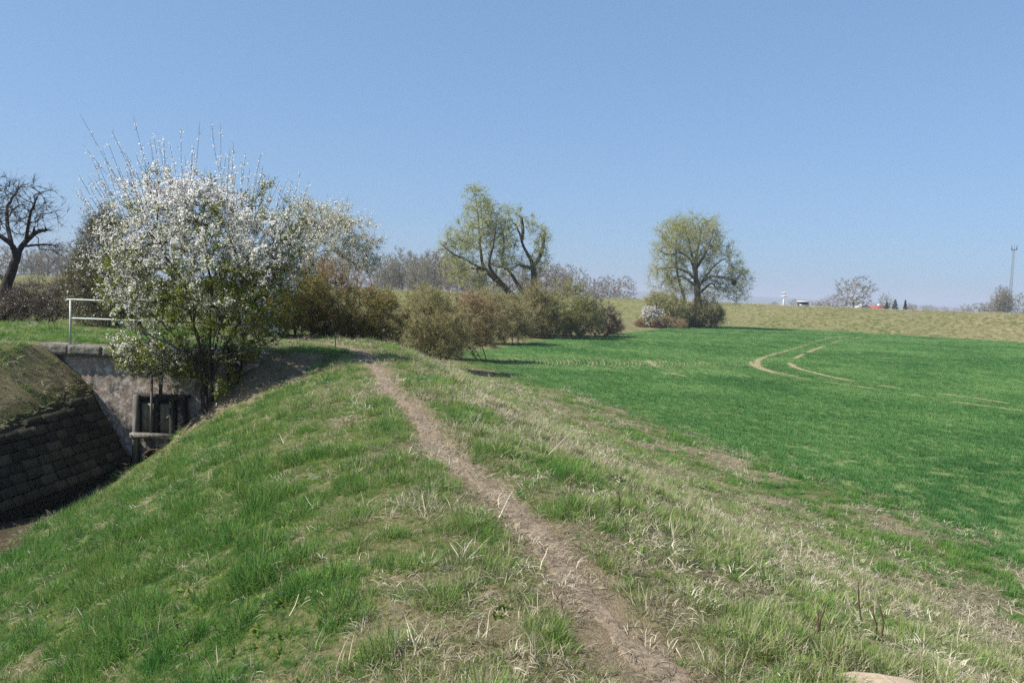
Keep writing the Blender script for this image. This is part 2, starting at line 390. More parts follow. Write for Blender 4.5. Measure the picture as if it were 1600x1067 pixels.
# --- far dike at the end of the field
m, nt, b = new_mat('dike_grass')
n1 = noise(nt, 1.1, 8, .75, stretch=(1, 1, 2.5)); n2 = noise(nt, .06, 4, .6); n3 = noise(nt, .35, 6, .7)
c = ramp(nt, n1, [(.28, (.085, .082, .038)), (.5, (.155, .142, .070)), (.72, (.25, .215, .125))])
c = mix(nt, ramp(nt, n2, [(.4, (0, 0, 0)), (.65, (.75, .75, .75))]), c, (.125, .125, .058))
c = mix(nt, ramp(nt, n3, [(.58, (0, 0, 0)), (.72, (.55, .55, .55))]), c, (.20, .155, .095))
tc = nd(nt, 'ShaderNodeTexCoord'); sx_ = nd(nt, 'ShaderNodeSeparateXYZ'); nt.links.new(tc.outputs['Object'], sx_.inputs[0])
mr = nd(nt, 'ShaderNodeMapRange'); nt.links.new(sx_.outputs[0], mr.inputs[0]); mr.inputs[1].default_value = 60; mr.inputs[2].default_value = 10; mr.inputs[3].default_value = 0; mr.inputs[4].default_value = .55
c = mix(nt, mr.outputs[0], c, (.105, .122, .040))
nt.links.new(c, b.inputs['Base Color']); b.inputs['Roughness'].default_value = .95; b.inputs['Specular IOR Level'].default_value = .05; bump(nt, b, n1, .8, .15)
M['dike'] = m
u1 = np.array([-.775, .632]); u2 = np.array([-.955, .297]); p0 = np.array([69.0, 108.0]); pb = p0 + u1 * 85
ds = [pb - u1 * t for t in np.arange(400, 20, -4.0)]
for a in np.linspace(-1, 1, 12): pass
ds += [pb - u1 * 20 * (1 - t) ** 2 + u2 * 20 * t ** 2 for t in np.linspace(0, 1, 10)]
ds += [pb + u2 * t for t in np.arange(24, 520, 4.0)]
DL = np.array(ds); tt = np.gradient(DL, axis=0); tt /= np.linalg.norm(tt, axis=1, keepdims=True); DN = np.stack([tt[:, 1], -tt[:, 0]], 1)
DN *= np.sign((DN @ np.array([.6, .8])))[:, None]
prof = [(-1.5, -.1), (0, .06), (1.2, .45), (3, 1.15), (5.5, 2.2), (8, 3.1), (9.6, 3.58), (10.6, 3.70), (13.5, 3.72), (14.6, 3.6), (24, -.1)]
DV = []
for q, nrm in zip(DL, DN):
    for o_, z in prof:
        p = q + nrm * o_; DV.append([p[0], p[1], z + (fbm(p[0], p[1], 6, 91) - .5) * .35 * (z > .1)])
DV = np.array(DV); k = len(prof); i0 = (np.arange(len(DL) - 1)[:, None] * k + np.arange(k - 1)[None, :]).ravel()
tag(link('dike', make_mesh('dike', DV, [np.stack([i0, i0 + 1, i0 + k + 1, i0 + k], 1)], M['dike'], True)), 'long grassed flood dike across the far end of the field', kind='structure')
def dike_pt(px, off):               # point on the dike under a picture column, off metres up from its foot line
    best = None
    for q, nrm in zip(DL, DN):
        p = q + nrm * off; d = ray(px, 470); e = abs(p[0] / p[1] - d[0] / d[1]) if p[1] > 20 else 9
        if best is None or e < best[0]: best = (e, p)
    return best[1]

# --- distant hills
m, nt, b = new_mat('hill_woods'); n1 = noise(nt, .01, 6, .7)
nt.links.new(ramp(nt, n1, [(.3, (.05, .065, .045)), (.7, (.10, .11, .06))]), b.inputs['Base Color']); M['hills'] = m
hx = np.arange(-3600, 5200, 60.0); hy = np.array([3300, 3500, 3800, 4200, 4600]); prof_h = np.array([0, .45, .8, 1, .6]); HV = []
for x in hx:
    h = 20 + 34 * fbm(np.array([x]), np.array([3.]), 1300, 12)[0] + 10 * fbm(np.array([x]), np.array([9.]), 260, 13)[0] - 14 * sstep(900, 2300, x)
    for yy, a in zip(hy, prof_h): HV.append([x, yy, h * a - .5 * (a == 0)])
i0 = (np.arange(len(hx) - 1)[:, None] * 5 + np.arange(4)[None, :]).ravel()
tag(link('hills', make_mesh('hills', np.array(HV), [np.stack([i0, i0 + 5, i0 + 6, i0 + 1], 1)], M['hills'], True)), 'low blue hills on the horizon', kind='structure')

# ------------------------------------------------------------------ trees
class Skel:
    def __init__(s, seed):
        s.rng = np.random.default_rng(seed); s.P = np.zeros((6000, 3)); s.par = np.full(6000, -1); s.dir = np.zeros((6000, 3)); s.n = 0; s.minr = {}
    def node(s, p, par):
        if s.n >= len(s.P):
            s.P = np.vstack([s.P, np.zeros_like(s.P)]); s.par = np.concatenate([s.par, np.full(len(s.par), -1)]); s.dir = np.vstack([s.dir, np.zeros_like(s.dir)])
        s.P[s.n] = p; s.par[s.n] = par
        d = (p - s.P[par]) if par >= 0 else np.array([0, 0, 1.]); s.dir[s.n] = d / (np.linalg.norm(d) + 1e-9); s.n += 1; return s.n - 1
    def limb(s, pts, parent=-1, sub=4, wob=.02, minr=None):
        """pts: world points; starts at its own first point (root) or at the node 'parent'"""
        pts = np.asarray(pts, float)
        if parent >= 0: pts = np.vstack([s.P[parent], pts])
        C = catmull(pts, sub) if len(pts) > 1 else pts
        L = np.linalg.norm(pts[-1] - pts[0]); ids = []
        j = parent
        for i, c in enumerate(C):
            if parent >= 0 and i == 0: continue
            j = s.node(c + s.rng.normal(0, wob * L / 6, 3) * (0 < i < len(C) - 1), j); ids.append(j)
            if minr: s.minr[j] = minr[0] + (minr[1] - minr[0]) * i / len(C)
        return ids
    def near(s, p): return int(np.argmin(((s.P[:s.n] - p) ** 2).sum(1)))
    def colonize(s, T, step=.4, keep=.4, up=0.0, back=.25, skip=0):
        T = np.asarray(T); d0 = np.array([np.min(((s.P[skip:s.n] - t) ** 2).sum(1)) for t in T]); tips = []
        for t in T[np.argsort(d0)]:
            v = t - s.P[skip:s.n]; d = np.sqrt((v ** 2).sum(1)) + 1e-6
            c = d * (1 + back * (1 - (v * s.dir[skip:s.n]).sum(1) / d))
            j = int(np.argmin(c)) + skip; L = d[j - skip]; n = max(1, int(round(L / step)))
            ctrl = s.P[j] + s.dir[j] * L * keep + np.array([0, 0, up * L]); q = j; A = s.P[j].copy()
            for k in range(1, n + 1):
                u = k / n; p = (1 - u) ** 2 * A + 2 * u * (1 - u) * ctrl + u * u * t
                if k < n: p = p + s.rng.normal(0, .05 * L / n + .01, 3)
                q = s.node(p, q)
            tips.append(q)
        return tips
    def finish(s, r0, e=.48, rmax=9, taper_twig=True):
        n = s.n; kids = [[] for _ in range(n)]; cnt = np.zeros(n)
        for i in range(n - 1, -1, -1):
            if not kids[i]: cnt[i] = 1
            p = s.par[i]
            if p >= 0: cnt[p] += cnt[i]; kids[p].append(i)
        r = np.minimum(r0 * cnt ** e, rmax)
        for k, v in s.minr.items():
            if k < n: r[k] = max(r[k], v)
        s.r = r; s.cnt = cnt; s.kids = kids
    def wood(s, mb, kmax=8):
        n = s.n; done = np.zeros(n, bool)
        for i in range(n):
            if done[i]: continue
            ch = [i]; j = i
            while True:
                done[j] = True
                c = [q for q in s.kids[j] if not done[q]]
                if not c: break
                j = max(c, key=lambda q: s.cnt[q]); ch.append(j)
            p = s.par[i]; P = s.P[ch]; r = s.r[ch].copy()
            if p >= 0: P = np.vstack([s.P[p], P]); r = np.concatenate([[min(r[0] * 1.15, s.r[p])], r])
            if len(P) < 2: continue
            r[-1] *= .35
            R = r.max(); k = 3 if R < .012 else 4 if R < .03 else 5 if R < .07 else kmax
            Vv, Q = tube_rings(P, r, k); mb.add(Vv, quads=Q)
def rdirs(rng, n):
    v = rng.normal(size=(n, 3)); return v / np.linalg.norm(v, axis=1, keepdims=True)
def twigs(mb, S, D, L, r, bend, rng, seg=2):
    """n thin shoots of three rings; returns the points (n,3,3)"""
    n = len(S); D = D / (np.linalg.norm(D, axis=1, keepdims=True) + 1e-9); L = np.broadcast_to(L, (n,))[:, None]
    B = bend if np.ndim(bend) == 2 else rdirs(rng, n) * bend
    A1 = S + D * L * .5 + B * L * .25; A2 = S + D * L + B * L
    a = np.cross(D, rdirs(rng, n)); a /= np.linalg.norm(a, axis=1, keepdims=True) + 1e-9; c = np.cross(D, a)
    th = np.arange(3) * 2 * math.pi / 3; rr = np.broadcast_to(r, (n,))[:, None, None]
    ring = np.cos(th)[None, :, None] * a[:, None, :] + np.sin(th)[None, :, None] * c[:, None, :]
    if seg == 1:
        Vv = np.stack([S[:, None] + ring * rr, A2[:, None] + ring * rr * .4], 1).reshape(-1, 3)
        b0 = np.arange(n)[:, None, None] * 6; q = np.array([[0, 1, 4, 3], [1, 2, 5, 4], [2, 0, 3, 5]])[None]
        mb.add(Vv, quads=(b0 + q).reshape(-1, 4)); return np.stack([S, A1, A2], 1)
    Vv = np.stack([S[:, None] + ring * rr, A1[:, None] + ring * rr * .8, A2[:, None] + ring * rr * .35], 1).reshape(-1, 3)
    b0 = np.arange(n)[:, None, None] * 9; q = np.array([[0, 1, 4, 3], [1, 2, 5, 4], [2, 0, 3, 5], [3, 4, 7, 6], [4, 5, 8, 7], [5, 3, 6, 8]])[None]
    mb.add(Vv, quads=(b0 + q).reshape(-1, 4))
    return np.stack([S, A1, A2], 1)
def leaves(mb, C, size, rng, asp=.55, dirs=None):
    n = len(C); d = rdirs(rng, n) if dirs is None else dirs / (np.linalg.norm(dirs, axis=1, keepdims=True) + 1e-9)
    a = np.cross(d, rdirs(rng, n)); a /= np.linalg.norm(a, axis=1, keepdims=True) + 1e-9
    s = np.broadcast_to(size, (n,))[:, None]
    up = np.cross(d, a) * s * .12
    Vv = np.stack([C, C + d * s * .5 + a * s * asp * .5 + up, C + d * s, C + d * s * .5 - a * s * asp * .5 + up], 1).reshape(-1, 3)
    mb.add(Vv, quads=(np.arange(n)[:, None] * 4 + np.arange(4)[None, :]))
def along(T, n, rng, lo=.1):
    i = rng.integers(0, len(T), n); u = rng.uniform(lo, 1, n)[:, None]
    return (1 - u) ** 2 * T[i, 0] + 2 * u * (1 - u) * T[i, 1] + u * u * T[i, 2], T[i, 2] - T[i, 0]
def ell_pts(rng, n, ells, D, shell=.55):
    """points inside a union of ellipses given in picture position, size and depth"""
    w = np.array([e[2] * e[3] for e in ells], float); w /= w.sum(); out = []
    for k in rng.choice(len(ells), n, p=w):
        e = ells[k]; v = rng.normal(size=3); v /= np.linalg.norm(v); v *= rng.uniform(shell, 1) if rng.random() < .7 else rng.random() ** (1 / 3)
        dd = e[4] if len(e) > 4 else 0; dep = e[5] if len(e) > 5 else (e[2] + e[3]) / 2 * D / FPX
        out.append(at(e[0] + v[0] * e[2], e[1] + v[2] * e[3], D + dd + v[1] * dep))
    return np.array(out)
def treeobj(name, base, parts, label, cat, group=None):
    """parts: (name, MB, material, smooth)"""
    o = empty(name, tuple(base)); tag(o, label, cat, group)
    for nm, mb, mat, sm in parts:
        if mb.n: mb.build(nm, mat, o, sm)
    return o
def tip_sel(s, cmax): return np.array([i for i in range(s.n) if s.cnt[i] <= cmax and s.par[i] >= 0])

# ---- the white blossom bush beside the sluice
def blossom_bush():
    D = 18.45; s = Skel(11); rng = s.rng; b0 = at(322, 624, D); b0[2] = zs(b0[0], b0[1]) - .05
    roots = []
    stems = [((318, 560), (300, 500), (282, 440), 0), ((305, 575), (268, 520), (232, 488), .3), ((326, 560), (330, 470), (322, 380), -.3), ((334, 560), (352, 480), (372, 400), .2),
             ((340, 570), (378, 500), (420, 440), -.2), ((330, 555), (345, 490), (345, 420), .7), ((312, 565), (298, 470), (250, 380), -.7), ((336, 575), (362, 520), (388, 480), .9), ((310, 580), (280, 545), (205, 510), -.9)]
    for a, b_, c, dd in stems:
        st = b0 + np.array([rng.normal(0, .14), rng.normal(0, .12), -.1])
        roots += s.limb([st, at(*a, D + dd * .3), at(*b_, D + dd * .7), at(*c, D + dd)], sub=5, wob=.03)
    shoots = [(125, 178, 215, 330), (128, 225, 235, 345), (208, 180, 245, 320), (312, 190, 300, 330), (283, 203, 285, 330), (330, 190, 350, 320), (345, 193, 345, 330), (365, 222, 360, 330), (240, 210, 262, 330), (155, 285, 235, 380),
              (408, 238, 385, 345), (390, 262, 380, 350), (430, 275, 405, 360), (470, 268, 440, 370), (484, 282, 450, 380), (150, 275, 215, 340), (256, 215, 262, 320), (365, 250, 350, 340), (300, 245, 300, 340), (440, 290, 420, 370), (175, 205, 235, 330), (190, 230, 240, 330)]
    ells = [(310, 395, 135, 130), (245, 355, 85, 95), (395, 375, 90, 95), (262, 485, 80, 72), (370, 470, 95, 80), (330, 592, 55, 26), (385, 528, 36, 30), (285, 570, 50, 28), (225, 555, 52, 32, -.2), (300, 330, 90, 55), (200, 430, 60, 70), (450, 395, 40, 60), (240, 545, 75, 40, -.3), (360, 550, 45, 30)]
    T = ell_pts(rng, 1300, ells, D, .35)
    s.colonize(T, .22, .45, .10, .3); ncr = s.n
    sh = []
    for _ in range(125):
        a_ = rng.uniform(-44, 37); rB = np.interp(a_, [-46, -40, -28, -14, 0, 14, 25, 37], [275, 300, 405, 385, 368, 355, 335, 320]) * rng.uniform(.80, 1.06)
        sx, sy = math.sin(math.radians(a_)), math.cos(math.radians(a_)); f = rng.uniform(.60, .76); wv = rng.normal(0, 13)
        shoots.append((322 + sx * rB + wv, 610 - sy * rB, 322 + sx * rB * f, 610 - sy * rB * f))
    for x1, y1, x0, y0 in shoots:
        dd = rng.normal(0, .75); j = s.near(at(x0, y0 + 25, D + dd * .8))
        ids = s.limb([at(x0 + rng.normal(0, 6), y0, D + dd * .8), at((x0 + x1) / 2, (y0 + y1) / 2 + 4, D + dd), at(x1, y1, D + dd * 1.2)], parent=j, sub=6, wob=.012); sh += ids
    s.finish(.0040, .43, .045)
    wd = MB(); s.wood(wd, 6)
    ti = tip_sel(s, 5); ti = ti[ti < ncr]; n = 10000; i = rng.choice(ti, n)
    TW = twigs(wd, s.P[i], s.dir[i] * .8 + rdirs(rng, n) * .7 + np.array([-.08, 0, .30]), rng.uniform(.12, .38, n), .0042, .15, rng)
    isx = np.array(sh); n2 = 6000; k = rng.choice(isx, n2); S2 = s.P[k] + (s.P[s.par[k]] - s.P[k]) * rng.random((n2, 1))
    TS = twigs(wd, S2, s.dir[k] * .5 + rdirs(rng, n2) * .8, rng.uniform(.02, .10, n2), .004, .1, rng)
    fl = MB(); lf = MB()
    C, d = along(TW, 78000, rng); hz = C[:, 2]
    low = sstep(5.0, 3.2, hz); high = sstep(4.9, 6.2, hz); left = sstep(-7.2, -8.4, C[:, 0])
    patch = fbm(C[:, 0] + C[:, 1] * .6, C[:, 2] * 1.0 + 40, .5, 15)
    pf = np.clip(.74 - .70 * low - .22 * high + .50 * left * low + (patch - .5) * 1.8, .015, 1)
    isf = (rng.random(len(C)) < pf) & (rng.random(len(C)) < .27)
    Cf = np.repeat(C[isf], 6, 0); Cf = Cf + rng.normal(0, .020, Cf.shape)
    leaves(fl, Cf, rng.uniform(.026, .044, len(Cf)), rng, 1.0)
    C2, d2 = along(TS, 21000, rng, 0); leaves(fl, C2 + rng.normal(0, .008, C2.shape), rng.uniform(.02, .036, len(C2)), rng, .95)
    pl = np.clip(.20 + .7 * low + (.5 - patch) * 1.0 - .1 * high, 0, .85); isl = rng.random(len(C)) < pl
    Cl = C[isl]; Cl = np.vstack([Cl, Cl + rng.normal(0, .04, Cl.shape)]); leaves(lf, Cl, rng.uniform(.028, .055, len(Cl)), rng, .6)
    treeobj('blossom_tree', b0, [('trunk', wd, M['bark_dark'], True), ('blossoms', fl, M['petal'], False), ('leaves', lf, M['leaf_young'], False)],
            'large many-stemmed bush in white blossom growing at the sluice wall', 'blossom tree')
blossom_bush()

# ---- general leafy or twiggy shrub
def shrub(name, label, ells, D, base, seed, nt_=220, ntw=2200, nlf=9000, twl=(.15, .45), twr=.0055, lsz=(.03, .06), mats=('bark_brown', 'twig_red', 'leaf_olive'), nfl=0, fsz=(.03, .06), top_tw=None, cat='shrub', stems=7, spread=.35, group=None, up=.35, leaf_low=None):
    s = Skel(seed); rng = s.rng; bz = zs(base[0], base[1]); b0 = np.array([base[0], base[1], bz])
    T = ell_pts(rng, int(nt_ * 1.5), [(e[0], e[1], e[2] * 1.08, e[3] * 1.12) + tuple(e[4:]) for e in ells], D, .45); T[:, 2] = np.maximum(T[:, 2], zg(T[:, 0], T[:, 1]) + .12)
    w = T[:, :2].max(0) - T[:, :2].min(0)
    for k in range(stems):
        p = T[rng.integers(len(T))]; st = b0 + np.array([rng.uniform(-.5, .5) * w[0] * spread * 2, rng.uniform(-.5, .5) * w[1] * spread * 1.5, 0]); st[2] = zs(st[0], st[1]) - .08
        h = p[2] - st[2]; s.limb([st, st + (p - st) * .3 + np.array([0, 0, .1 * h]), st + (p - st) * .55 + np.array([0, 0, .12 * h])], sub=3, wob=.05)
    s.colonize(T, .35 * D / 25 if D < 60 else .8, .4, .12, .25); s.finish(.005 * max(1, D / 40), .42, .05 * max(1, D / 50))
    wd = MB(); s.wood(wd, 5); tw = MB(); lf = MB(); fl = MB()
    ntw = int(ntw * 1.5); ti = tip_sel(s, 6); i = rng.choice(ti, ntw); L = rng.uniform(*twl, ntw)
    TW = twigs(tw, s.P[i], s.dir[i] * .7 + rdirs(rng, ntw) * .8 + np.array([0, 0, up]), L, twr, .2, rng, 2 if D < 34 else 1)
    C, _ = along(TW, int(nlf * 1.8), rng, 0); C = C + rng.normal(0, .05 * max(1, D / 40), C.shape)
    if leaf_low is not None:
        zr = (C[:, 2] - bz) / (T[:, 2].max() - bz); C = C[rng.random(len(C)) < np.clip(1 - sstep(leaf_low[0], leaf_low[1], zr) * .9, 0, 1)]
    if nlf: leaves(lf, C, rng.uniform(*lsz, len(C)), rng, .6)
    if nfl:
        C, _ = along(TW, nfl, rng, 0); C = C + rng.normal(0, .03, C.shape); leaves(fl, C, rng.uniform(*fsz, len(C)), rng, .95)
    return treeobj(name, b0, [('stems', wd, M[mats[0]], True), ('twigs', tw, M[mats[1]], False), ('leaves', lf, M[mats[2]], False), ('blossoms', fl, M['petal'], False)], label, cat, group)

gxy = lambda px, D: (at(px, 500, D)[0], D)
shrub('blossom_shrub', 'tall grey-green shrub with white blossom behind the big blossom bush', [(520, 385, 68, 62), (480, 400, 60, 75), (560, 410, 32, 45), (505, 345, 45, 30), (470, 330, 20, 30)], 31, gxy(510, 31), 21,
      330, 4200, 10000, (.2, .55), .005, (.03, .055), ('bark_dark', 'twig_tan', 'leaf_young'), nfl=20000, fsz=(.032, .06), stems=8)
shrub('dark_shrub', 'dark tangled shrub at the end of the white railing', [(155, 405, 42, 62), (190, 440, 50, 62), (135, 455, 38, 48), (165, 360, 30, 34), (175, 495, 60, 24)], 27, gxy(165, 27), 22,
      380, 5200, 20000, (.15, .5), .005, (.035, .06), ('bark_dark', 'twig_purple', 'leaf_ivy'), nfl=2200, stems=8)
shrub('low_shrub', 'low leafless purple-brown shrub behind the grass bank', [(60, 475, 62, 26), (15, 478, 45, 22), (110, 470, 30, 26)], 31, gxy(55, 31), 23,
      300, 5600, 5000, (.15, .5), .006, (.03, .05), ('bark_dark', 'twig_purple', 'leaf_ivy'), nfl=900, stems=9)
shrub('low_shrub', 'greyish shrub with scattered white buds behind the bare tree', [(75, 455, 60, 22), (140, 430, 35, 35), (20, 465, 30, 18)], 42, gxy(70, 42), 24,
      200, 3200, 1500, (.2, .6), .007, (.03, .05), ('bark_dark', 'twig_tan', 'bud_grey'), nfl=500, stems=8)
shrub('hawthorn_shrub', 'dark olive shrub just right of the big blossom bush', [(430, 465, 55, 55), (400, 490, 40, 36), (470, 455, 40, 45), (420, 505, 45, 22)], 25.2, gxy(430, 25.2), 25,
      380, 3600, 24000, (.15, .4), .005, (.03, .055), ('bark_olive', 'twig_red', 'leaf_olive'), leaf_low=(.7, 1.0), stems=12)
shrub('hawthorn_shrub', 'wide olive shrub with reddish tops at the end of the path', [(520, 470, 62, 55), (570, 490, 55, 45), (500, 430, 42, 28), (600, 500, 36, 42), (545, 515, 70, 26), (480, 490, 40, 36)], 26.5, gxy(540, 26.5), 26,
      560, 6000, 30000, (.15, .45), .005, (.03, .055), ('bark_olive', 'twig_red', 'leaf_olive'), leaf_low=(.42, .80), stems=12)
shrub('hedge_shrub', 'beige-green shrub on the field edge beside the reddish shrub', [(655, 492, 50, 38), (692, 506, 50, 32), (645, 520, 44, 24), (692, 532, 50, 14), (668, 470, 30, 20), (668, 542, 46, 14), (690, 552, 40, 8)], 37, gxy(668, 37), 27,
      420, 4600, 15000, (.2, .55), .006, (.035, .06), ('bark_olive', 'twig_tan', 'leaf_beige'), stems=9)
shrub('hedge_shrub', 'rounded shrub with rusty top at the corner of the field', [(715, 495, 52, 36), (745, 505, 44, 34), (700, 520, 44, 26), (740, 480, 32, 22), (730, 532, 50, 14)], 45, gxy(720, 45), 28,
      420, 5600, 13000, (.2, .6), .008, (.04, .07), ('bark_olive', 'twig_red', 'leaf_beige'), leaf_low=(.5, .95), stems=9)
shrub('hedge_shrub', 'pale straw-coloured shrub left of the leaning willow', [(785, 500, 45, 32), (770, 480, 40, 28), (810, 500, 32, 26), (800, 518, 30, 12)], 62, gxy(785, 62), 29,
      300, 4800, 11000, (.25, .7), .010, (.05, .09), ('bark_brown', 'twig_tan', 'leaf_beige'), stems=8)
shrub('hedge_shrub', 'ochre tangle of shoots round the foot of the leaning willow', [(842, 492, 30, 34), (828, 500, 26, 28), (850, 512, 30, 16), (838, 465, 20, 24)], 73, gxy(840, 73), 37,
      260, 4200, 7000, (.4, 1.1), .011, (.06, .1), ('bark_brown', 'twig_tan', 'leaf_young'), stems=9, up=.6)
shrub('hedge_shrub', 'green shrub with a few white flowers right of the leaning willow', [(885, 478, 42, 36), (908, 498, 36, 26), (870, 505, 34, 22)], 74, gxy(885, 74), 30,
      260, 3600, 10000, (.3, .7), .012, (.06, .11), ('bark_olive', 'twig_tan', 'leaf_young'), nfl=350, fsz=(.05, .1), stems=8)
shrub('hedge_shrub', 'brown bare-twigged shrub at the field edge beyond the willow', [(925, 498, 36, 30), (948, 503, 24, 22), (905, 510, 28, 14)], 80, gxy(925, 80), 31,
      200, 3600, 1800, (.3, .8), .012, (.05, .09), ('bark_brown', 'twig_purple', 'leaf_olive'), stems=8)
shrub('hedge_shrub', 'small rusty shrub at the end of the field hedge', [(958, 512, 15, 12)], 86, gxy(957, 86), 32, 70, 1200, 500, (.25, .6), .012, (.05, .09), ('bark_brown', 'twig_red', 'leaf_olive'), stems=5)
shrub('willow_undergrowth', 'dark green bush round the foot of the round willow', [(1100, 490, 28, 22), (1085, 498, 28, 14), (1118, 498, 14, 14)], 116.5, gxy(1100, 116.5), 33,
      200, 2200, 9000, (.4, 1.0), .02, (.10, .19), ('bark_olive', 'twig_tan', 'leaf_ivy'), stems=8)
shrub('willow_undergrowth', 'pale yellow-green bush left of the round willow', [(1045, 480, 28, 20), (1030, 470, 24, 10), (1062, 492, 22, 16)], 115, gxy(1045, 115), 34,
      180, 2000, 5000, (.5, 1.1), .02, (.10, .17), ('bark_olive', 'twig_tan', 'leaf_willow'), stems=7)
shrub('small_shrub', 'low reddish scrub around the small white blossom tree', [(1035, 505, 18, 9), (1003, 506, 12, 11), (1060, 508, 14, 7)], 111, gxy(1025, 111), 35,
      120, 2200, 500, (.3, .8), .016, (.08, .13), ('bark_brown', 'twig_red', 'leaf_olive'), stems=7)
shrub('blossom_sapling', 'small round white blossom tree at the far field edge', [(1017, 490, 13, 9), (1030, 489, 6, 6), (1010, 487, 6, 6)], 109, gxy(1017, 109), 36,
      80, 900, 300, (.25, .6), .016, (.08, .12), ('bark_dark', 'twig_purple', 'leaf_olive'), nfl=3200, fsz=(.08, .15), stems=2, spread=.04, cat='tree')

# ---- bare old apple tree at the left edge
def bare_tree():
    D = 31; s = Skel(41); rng = s.rng; b0 = at(2, 492, D); b0[2] = zs(b0[0], b0[1]) - .1
    tr = s.limb([b0, at(8, 455, D), at(18, 425, D), at(26, 402, D)], sub=5, wob=.01, minr=(.24, .15))
    a1 = s.limb([at(34, 385, D + .2), at(50, 368, D + .3), at(62, 361, D + .5), at(76, 360, D + .5)], tr[-1], 4, .02, (.13, .05))
    a2 = s.limb([at(20, 385, D - .3), at(5, 372, D - .5), at(-25, 352, D - .6), at(-50, 330, D - .6)], tr[-1], 4, .02, (.12, .05))
    a3 = s.limb([at(45, 345, D - .4), at(52, 322, D - .6), at(60, 305, D - .8)], a1[5], 4, .03, (.07, .025))
    a4 = s.limb([at(10, 330, D + .6), at(22, 305, D + .8), at(35, 290, D + 1)], a2[4], 4, .03, (.08, .02))
    a5 = s.limb([at(70, 382, D + .6), at(85, 384, D + .8)], a1[3], 4, .03, (.05, .015))
    s.limb([at(8, 440, D + .5), at(-20, 410, D + .9), at(-40, 380, D + 1)], tr[6], 4, .02, (.1, .04))
    T = ell_pts(rng, 420, [(40, 318, 58, 40), (75, 340, 32, 26), (-10, 310, 55, 42), (-45, 335, 45, 45), (15, 350, 50, 25), (78, 388, 22, 8)], D, .4)
    s.colonize(T, .25, .5, .1, .3); s.finish(.008, .5, .2)
    wd = MB(); s.wood(wd, 8); ti = tip_sel(s, 4); n = 2200; i = rng.choice(ti, n)
    twigs(wd, s.P[i], s.dir[i] + rdirs(rng, n) * .6 + np.array([.12, 0, .05]), rng.uniform(.15, .5, n), .006, .25, rng)
    treeobj('bare_tree', b0, [('trunk', wd, M['bark_dark'], True)], 'gnarled leafless old fruit tree at the left edge of the picture', 'tree')
bare_tree()

